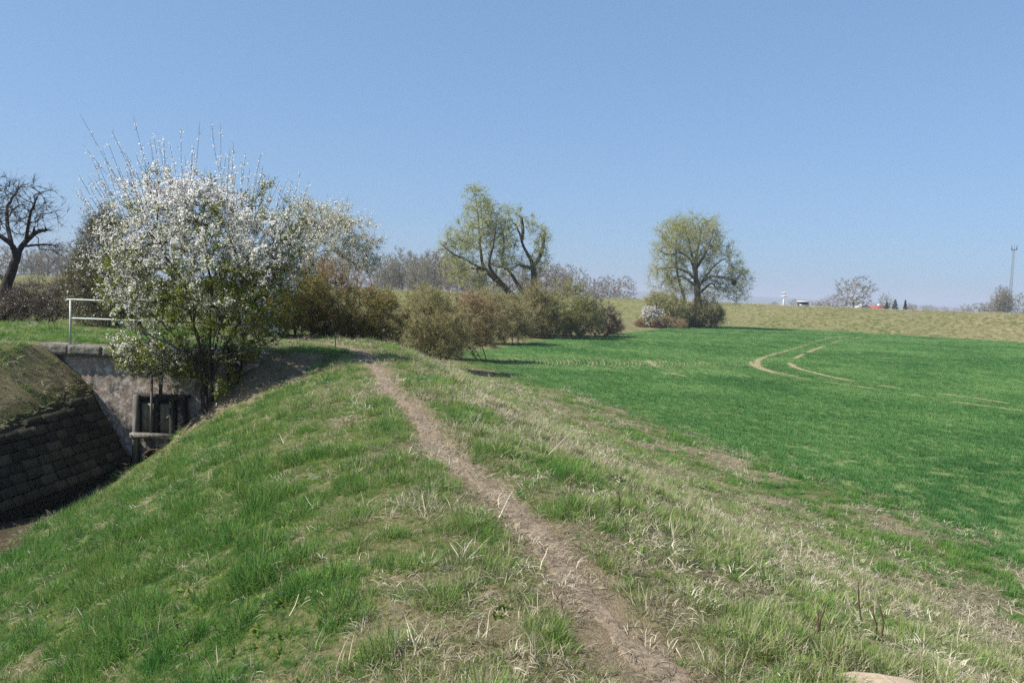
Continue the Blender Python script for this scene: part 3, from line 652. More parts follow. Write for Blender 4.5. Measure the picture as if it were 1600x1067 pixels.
# ---- the two willows
def hanging(s, cmax, n, L, r, mbw, rng, down, jit):
    ti = tip_sel(s, cmax); i = rng.choice(ti, n); d = s.dir[i] * .8 + rdirs(rng, n) * jit + np.array([0, 0, .1])
    bend = np.tile(np.array([0, 0, -down]), (n, 1)) * rng.uniform(.2, 1.2, (n, 1)) + rdirs(rng, n) * .1
    return twigs(mbw, s.P[i], d, rng.uniform(*L, n), r, bend, rng)
def leaning_willow():
    D = 76; s = Skel(52); rng = s.rng; A = lambda *p: [at(x, y, D + dd) for x, y, dd in p]
    b0 = at(828, 524, D); b0[2] = zs(b0[0], b0[1]) - .2
    tr = s.limb([b0] + A((826, 500, 0), (816, 478, 0), (800, 462, 0), (786, 446, 0)), sub=4, wob=.008, minr=(.42, .27))
    l1 = s.limb(A((768, 432, 0), (756, 418, 0), (752, 400, .3), (750, 375, .5), (747, 340, .8), (744, 315, 1)), tr[-1], 3, .012, (.22, .04))
    l2 = s.limb(A((766, 420, -1), (765, 405, -1.4), (770, 385, -1.8), (775, 350, -2)), tr[-1], 3, .015, (.18, .05))
    l3 = s.limb(A((740, 420, .6), (728, 421, 1), (715, 427, 1), (697, 428, 1.2)), l1[4], 3, .02, (.13, .04))
    l4 = s.limb(A((725, 405, -.5), (705, 395, -1), (688, 380, -1.2)), l1[4], 3, .02, (.12, .04))
    t2 = s.limb([b0 + np.array([.7, .3, 0])] + A((834, 490, .4), (834, 460, .5), (834, 430, .5), (833, 415, .5)), sub=4, wob=.008, minr=(.36, .25))
    r1 = s.limb(A((826, 400, .4), (818, 385, .2), (812, 365, .0), (806, 352, -.2)), t2[-1], 3, .015, (.18, .06))
    r2 = s.limb(A((842, 405, .8), (848, 388, 1), (850, 372, 1.2), (851, 362, 1.2)), t2[-1], 3, .012, (.20, .12))
    r3 = s.limb(A((826, 418, -.5), (818, 416, -.8), (811, 413, -1)), t2[-2], 3, .02, (.2, .10))
    r4 = s.limb(A((817, 360, .3), (815, 340, .4)), r1[6], 3, .02, (.18, .14))
    l5 = s.limb(A((806, 440, 1.5), (796, 425, 1.8), (786, 418, 2), (776, 416, 2), (760, 410, 2.5)), t2[5], 3, .02, (.2, .07))
    l6 = s.limb(A((785, 400, 2.4), (787, 375, 2.6), (782, 350, 2.8)), l5[8], 3, .02, (.15, .05))
    T = ell_pts(rng, 650, [(752, 350, 38, 50), (745, 312, 22, 22), (780, 355, 34, 42), (715, 390, 32, 32), (735, 425, 45, 22), (818, 352, 20, 28), (790, 400, 30, 35), (848, 365, 10, 25), (706, 372, 22, 18), (840, 400, 18, 25), (770, 455, 40, 22)], D, .4)
    s.colonize(T, .8, .45, .08, .3); s.finish(.013, .45, .34)
    wd = MB(); s.wood(wd, 8); tw = MB(); lf = MB()
    TW = hanging(s, 5, 5200, (.4, 1.1), .008, tw, rng, .12, .8)
    C, d = along(TW, 30000, rng, 0); leaves(lf, C + rng.normal(0, .1, C.shape), rng.uniform(.09, .16, len(C)), rng, .45)
    # ivy and young shoots round the trunk
    n = 2600; j = rng.choice(np.array(tr[:14] + t2[:15]), n); C = s.P[j] + rng.normal(0, .55, (n, 3)); iv = MB(); leaves(iv, C, rng.uniform(.1, .18, n), rng, .6)
    n = 700; j = rng.choice(np.array(tr[:10] + t2[:14]), n); twigs(tw, s.P[j], rdirs(rng, n) * .8 + np.array([0, 0, .5]), rng.uniform(.6, 1.8, n), .012, .2, rng)
    treeobj('willow_tree', b0, [('trunk', wd, M['bark_brown'], True), ('twigs', tw, M['twig_tan'], False), ('leaves', lf, M['leaf_willow'], False), ('trunk_shoots', iv, M['leaf_beige'], False)],
            'leaning old willow with forked broken trunks at the hedge', 'tree')
leaning_willow()
def round_willow():
    D = 118; s = Skel(61); rng = s.rng; A = lambda *p: [at(x, y, D + dd) for x, y, dd in p]
    b0 = at(1091, 511, D); b0[2] = zs(b0[0], b0[1]) - .2
    tr = s.limb([b0] + A((1091, 485, 0), (1090, 460, 0), (1088, 440, 0)), sub=5, wob=.006, minr=(.6, .45))
    l1 = s.limb(A((1087, 420, .5), (1089, 395, 1), (1094, 370, 1), (1097, 350, 1)), tr[-1], 4, .012, (.38, .07))
    l2 = s.limb(A((1084, 420, -.8), (1078, 405, -1.2), (1062, 395, -2), (1045, 398, -2.4), (1030, 392, -2.6)), tr[-2], 4, .015, (.26, .06))
    l3 = s.limb(A((1097, 440, 1), (1108, 425, 1.5), (1118, 414, 2), (1132, 404, 2.2)), tr[-3], 4, .015, (.24, .06))
    l4 = s.limb(A((1104, 434, -1), (1120, 432, -2), (1140, 435, -2.5), (1158, 442, -3)), tr[-4], 4, .015, (.22, .05))
    l5 = s.limb(A((1100, 452, 1), (1112, 443, 2), (1122, 455, 3)), tr[-6], 4, .02, (.25, .06))
    l6 = s.limb(A((1078, 440, 1), (1062, 432, 2), (1045, 445, 2.4)), tr[-3], 4, .02, (.28, .06))
    l7 = s.limb(A((1080, 430, -2), (1055, 418, -3), (1028, 420, -3)), tr[-1], 4, .02, (.25, .06))
    t2 = s.limb([b0 + np.array([-2.2, .6, .2])] + A((1070, 470, 1), (1060, 435, 1.5), (1056, 400, 1.5), (1058, 370, 1.5)), sub=4, wob=.01, minr=(.30, .08))
    l8 = s.limb(A((1080, 395, 2), (1075, 370, 3), (1068, 350, 3)), l1[4], 4, .015, (.25, .07))
    l9 = s.limb(A((1100, 400, -2), (1110, 375, -3), (1115, 355, -3)), l1[3], 4, .015, (.25, .07))
    T = ell_pts(rng, 1050, [(1080, 375, 52, 45), (1105, 370, 28, 38), (1050, 390, 34, 42), (1125, 415, 38, 40), (1150, 440, 24, 32), (1035, 430, 26, 30), (1065, 440, 34, 24), (1110, 450, 30, 20), (1060, 360, 34, 24)], D, .45)
    s.colonize(T, 1.2, .45, .10, .3); s.finish(.020, .45, .45)
    wd = MB(); s.wood(wd, 8); tw = MB(); lf = MB()
    TW = hanging(s, 5, 7500, (.6, 1.6), .010, tw, rng, .16, .75)
    C, d = along(TW, 40000, rng, 0); leaves(lf, C + rng.normal(0, .15, C.shape), rng.uniform(.12, .21, len(C)), rng, .40)
    mt = MB(); c0 = at(1147, 441, D - 2.5); n = 500; v = rdirs(rng, n) * (rng.random((n, 1)) ** .5) * .42; leaves(mt, c0 + v, rng.uniform(.15, .25, n), rng, .5)
    treeobj('willow_tree', b0, [('trunk', wd, M['bark_willow'], True), ('twigs', tw, M['twig_tan'], False), ('leaves', lf, M['leaf_willow'], False), ('mistletoe', mt, M['leaf_dark'], False)],
            'big round-crowned willow in pale spring leaf standing by the far dike', 'tree')
round_willow()

# ---- far trees, made from a few kinds
def far_tree_mesh(seed, kind):
    s = Skel(seed); rng = s.rng; H = 10.0
    wdt = {'oval': 3.2, 'tall': 1.6, 'round': 4.2}[kind]; cz = {'oval': 6.2, 'tall': 6, 'round': 5.6}[kind]; rz_ = {'oval': 3.9, 'tall': 4.2, 'round': 4.3}[kind]
    top = {'oval': 7, 'tall': 8.5, 'round': 4.2}[kind]
    s.limb([(0, 0, -.3), (.1, 0, top * .5), (0, .1, top)], sub=5, wob=.02, minr=(.26, .10))
    v = rdirs(rng, 230) * (rng.uniform(.35, 1, (230, 1))); T = v * np.array([wdt, wdt, rz_]) + np.array([0, 0, cz]) + rng.normal(0, .15, (230, 3)); T = T[T[:, 2] > 1.2]
    s.colonize(T, .8, .5, .18, .3); s.finish(.022, .5, .26); wd = MB(); s.wood(wd, 6); tw = MB(); lf = MB()
    ti = tip_sel(s, 5); n = 1700; i = rng.choice(ti, n)
    TW = twigs(tw, s.P[i], s.dir[i] + rdirs(rng, n) * .55 + np.array([0, 0, .35]), rng.uniform(.5, 1.2, n), .016, .12, rng, 1)
    C, _ = along(TW, 2600, rng, .2); leaves(lf, C, rng.uniform(.12, .24, len(C)), rng, .5)
    return wd.mesh('trunk', None, True), tw.mesh('twigs', None), lf.mesh('buds', None)
KINDS = {k: [far_tree_mesh(100 + 7 * j + i * 31, k) for j in range(2)] for i, k in enumerate(('oval', 'tall', 'round'))}
def far_tree(name, kind, var, px, ytop, D, zbase, label, mats, group, wscale=1.0, rz=None, cat='tree'):
    p = at(px, 470, D); ztop = at(px, ytop, D)[2]; h = (ztop - zbase) / 10.0
    o = empty(name, (p[0], D, zbase), rz if rz is not None else random.Random(int(px * 7)).uniform(0, 6.28)); o.scale = (h * wscale, h * wscale, h); tag(o, label, cat, group)
    for nm, me, mt in zip(('trunk', 'twigs', 'buds'), KINDS[kind][var], mats):
        key = me.name + mt
        if key not in MESHC: c = me.copy(); c.materials.clear(); c.materials.append(M[mt]); MESHC[key] = c
        q = bpy.data.objects.new(nm, MESHC[key]); COL.objects.link(q); q.parent = o
    return o
MESHC = {}
GREY = ('bark_grey', 'bark_grey', 'bud_grey'); GREEN = ('bark_grey', 'bark_pale', 'bud_green'); PALE = ('bark_pale', 'bark_pale', 'bud_grey')
rng = np.random.default_rng(77); rnd = random.Random(4)
wood = [(588, 408, 'oval'), (600, 398, 'oval'), (612, 404, 'tall'), (628, 388, 'oval'), (640, 396, 'tall'), (652, 404, 'oval'), (664, 398, 'tall'), (676, 392, 'oval'), (688, 386, 'oval'), (700, 398, 'tall'), (714, 408, 'oval'), (732, 412, 'oval'), (750, 415, 'tall'), (770, 416, 'oval'), (795, 418, 'oval'), (815, 416, 'tall'), (622, 412, 'tall'), (656, 412, 'oval'), (684, 408, 'tall'), (606, 414, 'oval'), (645, 418, 'tall'), (725, 420, 'tall'), (852, 408, 'oval'), (866, 412, 'oval'), (880, 425, 'tall')]
for k, (px, yt, kd) in enumerate(wood):
    far_tree('wood_tree', kd, k % 2, px, yt, 225 + 9 * (k % 5) + 14 * (k > 15), .0, '%s %s tree in the wood beyond the dike, left of the round willow' % ('slender' if kd == 'tall' else 'broad', 'greenish' if k % 4 == 1 else 'leafless grey' if k % 3 else 'leafless pale'), GREEN if k % 4 == 1 else GREY if k % 3 else PALE, 'bare trees of the wood beyond the dike', 1.05)
for k, (px, yt, D, lb) in enumerate([(893, 413, 250, 'tallest bare grey tree between the two willows, beyond the dike'), (918, 430, 262, 'bare grey tree left of the rounded trees beyond the dike'), (935, 432, 255, 'first of the low rounded bare trees between the willows'), (953, 431, 262, 'bare rounded tree in the middle of the clump between the willows'), (974, 431, 255, 'broad dark-grey rounded tree at the end of the clump between the willows')]):
    far_tree('far_tree', 'round', k % 2, px, yt, D, 0, lb, GREY, 'rounded trees beyond the dike', .95 if k else .8)
lw = [(20, 385), (48, 392), (75, 380), (100, 376), (125, 384), (150, 388), (-10, 380), (180, 392), (60, 398), (110, 392)]
for k, (px, yt) in enumerate(lw):
    far_tree('wood_tree', 'oval' if k % 3 else 'round', k % 2, px, yt, 235 + 8 * (k % 4), 0, 'hazy %s %s tree in the wood far behind the bare fruit tree' % ('oval' if k % 3 else 'rounded', 'greenish' if k % 3 == 1 else 'grey'), GREEN if k % 3 == 1 else GREY, 'far trees behind the bare fruit tree', 1.15)
far_tree('bare_round_tree', 'round', 0, 1334, 431, 210, 1.0, 'wide leafless tree standing alone beside the red roof beyond the dike', GREY, None, 1.18, 1.0)
far_tree('far_bush', 'round', 1, 1300, 462, 212, 1.4, 'brown bush left of the lone bare tree beyond the dike', GREY, None, 1.5)
far_tree('far_bush', 'round', 0, 1275, 470, 214, 1.4, 'low olive bush beside the white shed', GREEN, None, 1.6)
far_tree('far_bush', 'round', 1, 1210, 471, 260, 1.4, 'small grey bush at the foot of the white pole', GREY, None, 1.3)
far_tree('far_tree', 'round', 1, 1384, 459, 230, .5, 'pale green tree between the red roof and the spruces', GREEN, None, .85)
far_tree('far_bush', 'round', 0, 1424, 474, 235, 1.2, 'small brown bush right of the dark spruces', GREY, None, 1.2)
far_tree('far_tree', 'round', 0, 1522, 473, 235, 0, 'low rounded bush at the start of the trees by the mast', GREEN, None, 1.5)
far_tree('far_tree', 'oval', 1, 1545, 470, 236, 0, 'small bare tree between the low bush and the poplar', GREY, None, 1.1)
far_tree('poplar_tree', 'tall', 0, 1562, 448, 238, 0, 'tall pale poplar just left of the mast', PALE, None, 1.25)
far_tree('poplar_tree', 'tall', 1, 1571, 452, 242, 0, 'slender pale poplar close against the mast', GREEN, None, 1.2)
far_tree('far_tree', 'round', 1, 1596, 459, 236, 0, 'green rounded tree right of the mast', GREEN, None, 1.0)
far_tree('far_tree', 'oval', 0, 1622, 462, 240, 0, 'green tree at the right edge of the picture beyond the mast', GREEN, None, 1.2)
# white flowering bush and low far scrub on the horizon
for k, (px, yt, D) in enumerate([(1446, 480, 900), (1462, 482, 920), (1452, 479, 1000), (1478, 482, 950), (1495, 484, 900), (1512, 484, 930), (1425, 478, 980), (1240, 470, 800)]):
    far_tree('horizon_tree', 'round', k % 2, px, yt - 3, D, 0, 'tiny hazy tree on the horizon behind the dike', GREY, 'hazy trees on the horizon', 1.6)
# spruces
def spruce(px, yt, D, label, w):
    rg = np.random.default_rng(int(px)); p = at(px, 470, D); h = at(px, yt, D)[2] - .3; o = empty('spruce_tree', (p[0], D, .3)); tag(o, label, 'tree', 'dark spruces beyond the dike')
    t = MB(); t.tube([(0, 0, -.2), (0, 0, h * .5), (0, 0, h)], [.14, .09, .01], 6); q = link('trunk', t.mesh('trunk', M['bark_brown'], True), o)
    c = MB(); n = 3200; zz = h * (1 - rg.random(n) ** .6 * .93); rr = w * (1 - zz / h) * np.sqrt(rg.random(n)) * (1 + .25 * np.sin(zz * 7)); th = rg.uniform(0, 6.28, n)
    C = np.stack([rr * np.cos(th), rr * np.sin(th), zz], 1); dirs = np.stack([np.cos(th), np.sin(th), np.full(n, -.35)], 1) + rdirs(rg, n) * .5
    leaves(c, C, rg.uniform(.15, .32, n), rg, .45, dirs); link('crown', c.mesh('crown', M['needle']), o)
spruce(1399, 467, 222, 'broad dark spruce in the middle of the group beyond the dike', 1.7); spruce(1415, 468, 220, 'narrow dark spruce at the end of the group beyond the dike', .9); spruce(1386, 471, 224, 'low dark spruce next to the red roof', 1.5)

# ------------------------------------------------------------------ sluice: head wall, wing wall, gate, railing
m, nt, b = new_mat('sluice_plaster')
n1 = noise(nt, 1.3, 8, .65); n2 = noise(nt, 7, 9, .75); n3 = noise(nt, 3.2, 6, .7, stretch=(1, 1, .35))
c = ramp(nt, n1, [(.3, (.12, .10, .08)), (.5, (.27, .20, .16)), (.7, (.33, .27, .225))])
c = mix(nt, ramp(nt, n2, [(.49, (0, 0, 0)), (.58, (1, 1, 1))]), c, (.46, .45, .42))
c = mix(nt, ramp(nt, n3, [(.52, (0, 0, 0)), (.66, (.8, .8, .8))]), c, (.055, .055, .035))
nt.links.new(c, b.inputs['Base Color']); bump(nt, b, n2, .6, .02); M['plaster'] = m
M['coping'] = simple('coping_stone', (.05, .05, .036), (.25, .235, .20), 9, .9, 1.0, .04)
M['wood_old'] = simple('weathered_wood', (.055, .052, .045), (.20, .19, .165), 12, .9, .6, .01, stretch=(1, 1, .15))
M['wood_dark'] = simple('dark_wet_wood', (.012, .012, .011), (.04, .038, .034), 12, .85, .5, .01)
M['wood_moss'] = simple('mossy_boards', (.13, .12, .07), (.24, .22, .14), 7, .9, .5, .01, stretch=(1, 1, .3))
M['rust'] = simple('rusty_iron', (.03, .017, .010), (.08, .042, .022), 9, .85, .4, .01)
M['paint'] = simple('galvanised_rail', (.30, .34, .31), (.46, .49, .46), 7, .5, .1, .004, spec=.4)
M['iron'] = simple('dark_iron', (.015, .015, .016), (.05, .048, .045), 10, .6, .3, .005, spec=.4)
def grid_box(name, x0, x1, y0, y1, z0, z1, nx_, nz_, mat, rg, jit, parent=None):
    """wall block with an uneven front (y0) face and uneven top"""
    xs = np.linspace(x0, x1, nx_); zz = np.linspace(z0, z1, nz_); A, B = np.meshgrid(xs, zz)
    f = np.stack([A.ravel(), np.full(A.size, y0) + rg.normal(0, jit, A.size), B.ravel()], 1)
    f[-nx_:, 2] += rg.normal(0, jit * .8, nx_)
    k = f.copy(); k[:, 1] = y1
    i = (np.arange(nz_ - 1)[:, None] * nx_ + np.arange(nx_ - 1)[None, :]).ravel(); q = np.stack([i, i + 1, i + nx_ + 1, i + nx_], 1); N = len(f)
    qs = [q, q[:, ::-1] + N]; t = np.arange(nx_ - 1) + (nz_ - 1) * nx_; qs.append(np.stack([t, t + 1, t + 1 + N, t + N], 1)); bt = np.arange(nx_ - 1); qs.append(np.stack([bt + 1, bt, bt + N, bt + 1 + N], 1))
    l = np.arange(nz_ - 1) * nx_; qs.append(np.stack([l, l + nx_, l + nx_ + N, l + N], 1)); r = l + nx_ - 1; qs.append(np.stack([r + nx_, r, r + N, r + nx_ + N], 1))
    me = make_mesh(name, np.vstack([f, k]), [np.vstack(qs)], mat); o = link(name, me, parent)
    if parent is not None: o.matrix_parent_inverse = Matrix.Translation(-Vector(parent.location))
    return o
rg = np.random.default_rng(9)
hw = empty('sluice_wall', (-8.5, 19.2, -.3)); tag(hw, 'stained pinkish plastered head wall of the sluice behind the blossom bush', 'wall')
grid_box('wall_face', -11.25, -6.05, 19.0, 19.5, -.9, 2.12, 70, 40, M['plaster'], rg, .006, hw)
xs = [-11.3, -10.55, -9.75, -8.95, -8.1, -7.3, -6.6, -5.95]
for a, c_ in zip(xs[:-1], xs[1:]):
    grid_box('coping_stone', a + .008, c_ - .008, 18.86 + rg.normal(0, .012), 19.52, 2.13, 2.37 + rg.normal(0, .012), 12, 4, M['coping'], rg, .006, hw)
# wing wall of stone blocks, leaning back against the left bank
ww = empty('wing_wall', (-9.3, 15.5, -.4)); tag(ww, 'dark stone-block wing wall in shade on the far side of the ditch', 'wall')
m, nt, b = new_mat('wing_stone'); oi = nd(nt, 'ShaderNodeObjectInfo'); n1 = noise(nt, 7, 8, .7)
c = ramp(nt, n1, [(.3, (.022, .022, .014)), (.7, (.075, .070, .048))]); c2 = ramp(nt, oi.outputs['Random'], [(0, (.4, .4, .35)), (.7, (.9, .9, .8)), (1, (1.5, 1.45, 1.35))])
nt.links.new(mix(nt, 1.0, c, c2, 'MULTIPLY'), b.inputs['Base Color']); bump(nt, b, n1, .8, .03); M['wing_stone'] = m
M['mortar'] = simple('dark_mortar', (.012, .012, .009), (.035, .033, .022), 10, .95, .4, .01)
dz = 1.62; dxw = .93
def wpt(y, h, n=0.0):               # point on the wing wall: y along, h slant height 0..1, n metres out of the face
    nn = np.array([dz, 0, dxw]) / math.hypot(dz, dxw)
    return np.array([WX(y) - dxw * h, y, -.42 + dz * h]) + nn * n
YA, YB = 11.0, 18.97
mb = MB(); ys = np.linspace(YA, YB, 12); Vb = []
for y in ys:
    ht = (wall_top(y) + .42) / dz
    Vb += [wpt(y, -.2, -.05), wpt(y, ht, -.05), wpt(y, ht, -.5), wpt(y, -.2, -.5)]
i = np.arange(11)[:, None] * 4; mb.add(Vb, quads=np.vstack([np.stack([i[:, 0] + a, i[:, 0] + 4 + a, i[:, 0] + 4 + (a + 1) % 4, i[:, 0] + (a + 1) % 4], 1) for a in range(4)] + [np.array([[0, 1, 2, 3]]), np.array([[47, 46, 45, 44]])]))
mb.build('mortar', M['mortar'], ww)
nc = 9; cube_cache = []
for k in range(6):
    t = MB(); rgk = np.random.default_rng(300 + k)
    Vv = np.array([[x, y, z] for x in (-.5, .5) for y in (-.5, .5) for z in (-.5, .5)]); top = Vv[:, 0] > 0; Vv[top] *= np.array([1, .975, .955]); Vv += rgk.uniform(-.018, .018, Vv.shape)
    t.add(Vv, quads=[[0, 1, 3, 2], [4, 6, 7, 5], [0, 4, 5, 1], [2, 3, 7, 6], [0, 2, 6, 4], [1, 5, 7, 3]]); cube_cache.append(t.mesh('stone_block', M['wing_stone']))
ang = math.atan2(dxw, dz)
for r in range(nc):
    y = YB - rg.uniform(.02, .3)
    while y > YA + .3:
        L = rg.uniform(.30, .52); yc = y - L / 2; ht = (wall_top(yc) + .42) / dz; h = (r + .5) / nc
        if h < ht + .02:
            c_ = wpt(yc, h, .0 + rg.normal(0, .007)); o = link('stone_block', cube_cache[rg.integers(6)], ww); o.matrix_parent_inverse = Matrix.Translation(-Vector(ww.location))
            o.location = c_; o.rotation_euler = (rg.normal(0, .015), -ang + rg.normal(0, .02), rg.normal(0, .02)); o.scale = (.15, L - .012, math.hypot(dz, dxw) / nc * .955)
        y -= L
# wooden sluice gate
gt = empty('sluice_gate', (-8.4, 18.85, -.4)); tag(gt, 'old wooden sluice gate with dark rods in front of the culvert', 'sluice gate')
def part(name, c, size, mat, rot=None, jit=.006):
    t = MB(); t.box(c, size, rot, jit, rg); return t.build(name, M[mat], gt)
XL, XR = -8.93, -7.72
part('post', (XL + .06, 18.80, .42), (.12, .16, 1.68), 'wood_old'); part('post', (XR - .28, 18.80, .42), (.11, .16, 1.68), 'wood_dark'); part('post', (XR - .06, 18.83, .48), (.16, .18, 1.55), 'wood_dark')
part('crossbeam', ((XL + XR) / 2 - .12, 18.70, .31), (1.02, .12, .12), 'wood_old')
part('lintel', ((XL + XR) / 2, 18.90, 1.24), (1.34, .16, .07), 'wood_dark')
part('backing_board', ((XL + XR) / 2, 18.93, .72), (1.2, .06, .9), 'wood_dark')
for k, xc in enumerate((XL + .235, XL + .375)): part('board', (xc, 18.875, .70), (.135, .05, .70), 'wood_moss')
for k, xc in enumerate((XL + .655, XL + .785)): part('board', (xc, 18.875, .70), (.125, .05, .70), 'wood_moss')
part('centre_post', (XL + .53, 18.84, .75), (.10, .12, .95), 'wood_dark')
ca, sa = math.cos(.68), math.sin(.68)
part('diagonal_brace', (XL + .70, 18.835, .66), (.36, .03, .04), 'wood_old', [[ca, 0, -sa], [0, 1, 0], [sa, 0, ca]])
part('diagonal_brace', (XL + .30, 18.835, .66), (.30, .02, .02), 'wood_old', [[ca, 0, sa], [0, 1, 0], [-sa, 0, ca]])
t = MB(); t.tube([(XL + .44, 18.74, .25), (XL + .44, 18.74, 1.0), (XL + .445, 18.75, 1.95)], .028, 8); t.build('lifting_rod', M['wood_old'], gt, True)
t = MB(); t.tube([(XL + .62, 18.80, 1.15), (XL + .64, 18.80, 1.6), (XL + .66, 18.80, 2.25)], .042, 8); t.build('lifting_rod', M['iron'], gt, True)
t = MB()
for x in (XL + .02, XL + .44, XL + .9): t.tube([(x, 18.63, .31), (x, 18.66, .31)], .018, 6)
t.build('bolts', M['iron'], gt)
# culvert mouth below the gate
cv = empty('culvert_pipe', (-8.4, 18.95, -.2)); tag(cv, 'rusty round culvert mouth below the sluice gate', 'culvert')
t = MB(); th = np.linspace(0, 2 * math.pi, 29); cx0, cz0 = -8.40, -.30
ring = [(.30, 18.70), (.30, 19.1), (.25, 19.1), (.25, 18.70)]
Vr = [[cx0 + r_ * math.cos(a), yy, cz0 + r_ * math.sin(a)] for a in th for r_, yy in ring]
q = [[4 * i_ + a, 4 * i_ + (a + 1) % 4, 4 * (i_ + 1) + (a + 1) % 4, 4 * (i_ + 1) + a] for i_ in range(28) for a in range(4)]; t.add(Vr, quads=q); t.build('pipe_ring', M['rust'], cv, True)
t = MB(); t.tube([(cx0, 18.97, cz0), (cx0, 18.985, cz0)], .26, 20); t.build('pipe_back', M['wood_dark'], cv)
# railing
rl = empty('railing', (-9.0, 19.1, 2.36)); tag(rl, 'pale metal tube railing with two rails on top of the sluice wall', 'railing')
zt = at(110, 468, 19.1)[2]; zm = at(113, 497, 19.1)[2]
for x in (-10.62, -8.6, -6.45):
    t = MB(); t.tube([(x, 19.1, 2.30), (x, 19.1, zt - .01)], .026, 8); t.build('post', M['paint'], rl, True)
t = MB(); t.tube([(-10.74, 19.1, zt - .035), (-10.70, 19.1, zt - .008), (-10.62, 19.1, zt), (-8.6, 19.1, zt), (-6.45, 19.1, zt), (-6.37, 19.1, zt - .008), (-6.33, 19.1, zt - .035)], .023, 8); t.build('top_rail', M['paint'], rl, True)
t = MB(); t.tube([(-10.59, 19.1, zm), (-8.6, 19.1, zm), (-6.47, 19.1, zm)], .018, 8); t.build('mid_rail', M['paint'], rl, True)
# dark square post at the end of the wall
bp = empty('stump_post', (-6.55, 18.8, 1.6)); tag(bp, 'dark square timber post at the end of the sluice wall', 'post')
t = MB(); t.box((-6.55, 18.78, 2.02), (.28, .24, .82), None, .012, rg); t.build('timber', M['wood_dark'], bp); t = MB(); t.box((-6.55, 18.78, 2.452), (.33, .28, .045), None, .006, rg); t.build('cap', M['wood_dark'], bp)

# ------------------------------------------------------------------ things beyond the dike
M['white_wall'] = simple('white_render', (.62, .61, .58), (.75, .74, .71), 2, .8, 0)
M['red_roof'] = simple('red_tiles', (.24, .065, .060), (.34, .10, .09), 3, .8, .2)
M['glass'] = simple('dark_glass', (.02, .025, .03), (.04, .05, .06), 2, .2, 0, spec=.5)
M['steel'] = simple('grey_steel', (.10, .105, .11), (.16, .165, .17), 3, .6, 0)
M['concrete_pole'] = simple('pale_concrete', (.45, .44, .42), (.60, .59, .56), 3, .8, 0)
def house(px, D, z, label):
    p = at(px, 470, D); o = empty('house', (p[0], D, z), .12); tag(o, label, 'house')
    def prt(nm, bx, mat, par=o):
        t = MB()
        for c_, s_ in bx: t.box(c_, s_)
        return link(nm, t.mesh(nm, M[mat]), par)
    prt('wall', [((0, 0, .9), (7, 5, 2.4))], 'white_wall')
    t = MB(); t.add([[-3.9, -3, 2.0], [3.9, -3, 2.0], [3.9, 3, 2.0], [-3.9, 3, 2.0], [-3.7, 0, 3.55], [3.7, 0, 3.55]], tris=[[0, 4, 3], [1, 2, 5]], quads=[[0, 1, 5, 4], [2, 3, 4, 5], [3, 2, 1, 0]]); rf = link('roof', t.mesh('roof', M['red_roof']), o)
    prt('chimney', [((1.6, .3, 3.5), (.5, .5, .9))], 'white_wall', rf)
    for x in (-2, 0, 2): w = prt('window', [((x, -2.53, 1.3), (.9, .06, .9))], 'white_wall'); prt('pane', [((x, -2.57, 1.3), (.72, .04, .72))], 'glass', w)
house(1366, 226, 1.0, 'red tiled roof of a low white house showing over the dike')
p = at(1349, 470, 219); o = empty('gable_house', (p[0] , 219, .9)); tag(o, 'small white gabled outbuilding left of the red roof', 'house')
t = MB(); t.add([[-1.8, -1.5, 0], [1.8, -1.5, 0], [1.8, -1.5, 2.7], [0, -1.5, 3.7], [-1.8, -1.5, 2.7], [-1.8, 1.5, 0], [1.8, 1.5, 0], [1.8, 1.5, 2.7], [0, 1.5, 3.7], [-1.8, 1.5, 2.7]], tris=[[2, 3, 4], [7, 9, 8]], quads=[[0, 1, 2, 4], [5, 9, 7, 6], [0, 4, 9, 5], [1, 6, 7, 2], [2, 7, 8, 3], [4, 3, 8, 9]]); link('wall', t.mesh('wall', M['white_wall']), o)
t = MB(); t.add([[-2.1, -1.8, 2.6], [0, -1.8, 3.8], [0, 1.8, 3.8], [-2.1, 1.8, 2.6], [2.1, -1.8, 2.6], [2.1, 1.8, 2.6]], quads=[[0, 1, 2, 3], [1, 4, 5, 2]]); link('roof', t.mesh('roof', M['white_wall']), o)
# flat-roofed open shed
p = at(1255, 470, 205); o = empty('shed', (p[0], 205, 1.2)); tag(o, 'low white open shed with flat roof and dark opening behind the dike', 'shed')
for nm, c_, s_, mt in (('roof', (0, 0, 3.55), (2.6, 2.4, .22), 'white_wall'), ('back_wall', (0, .8, 1.9), (2.2, .1, 3.0), 'wood_dark'), ('side_wall', (-1.1, 0, 1.9), (.12, 1.6, 3.0), 'wood_dark'), ('side_wall', (1.1, 0, 1.9), (.12, 1.6, 3.0), 'wood_dark'), ('counter', (0, -.9, 2.7), (2.4, .12, .28), 'white_wall')):
    t = MB(); t.box(c_, s_); link(nm, t.mesh(nm, M[mt]), o)
# utility pole
p = at(1224.5, 470, 250); o = empty('utility_pole', (p[0], 250, 0)); tag(o, 'pale utility pole with two crossarms left of the white shed', 'utility pole')
zt = at(1224.5, 457, 250)[2]
t = MB(); t.tube([(0, 0, 0), (0, 0, zt)], [.30, .24], 8); link('pole', t.mesh('pole', M['concrete_pole']), o)
for z, w in ((zt - .2, 1.5), (zt - 1.25, 2.1)):
    t = MB(); t.box((0, -.25, z), (w, .16, .2)); a = link('crossarm', t.mesh('crossarm', M['concrete_pole']), o)
    for x in (-.45, 0, .45): t = MB(); t.tube([(x * w, -.25, z + .1), (x * w, -.25, z + .4)], .09, 6); link('insulator', t.mesh('insulator', M['white_wall']), a)
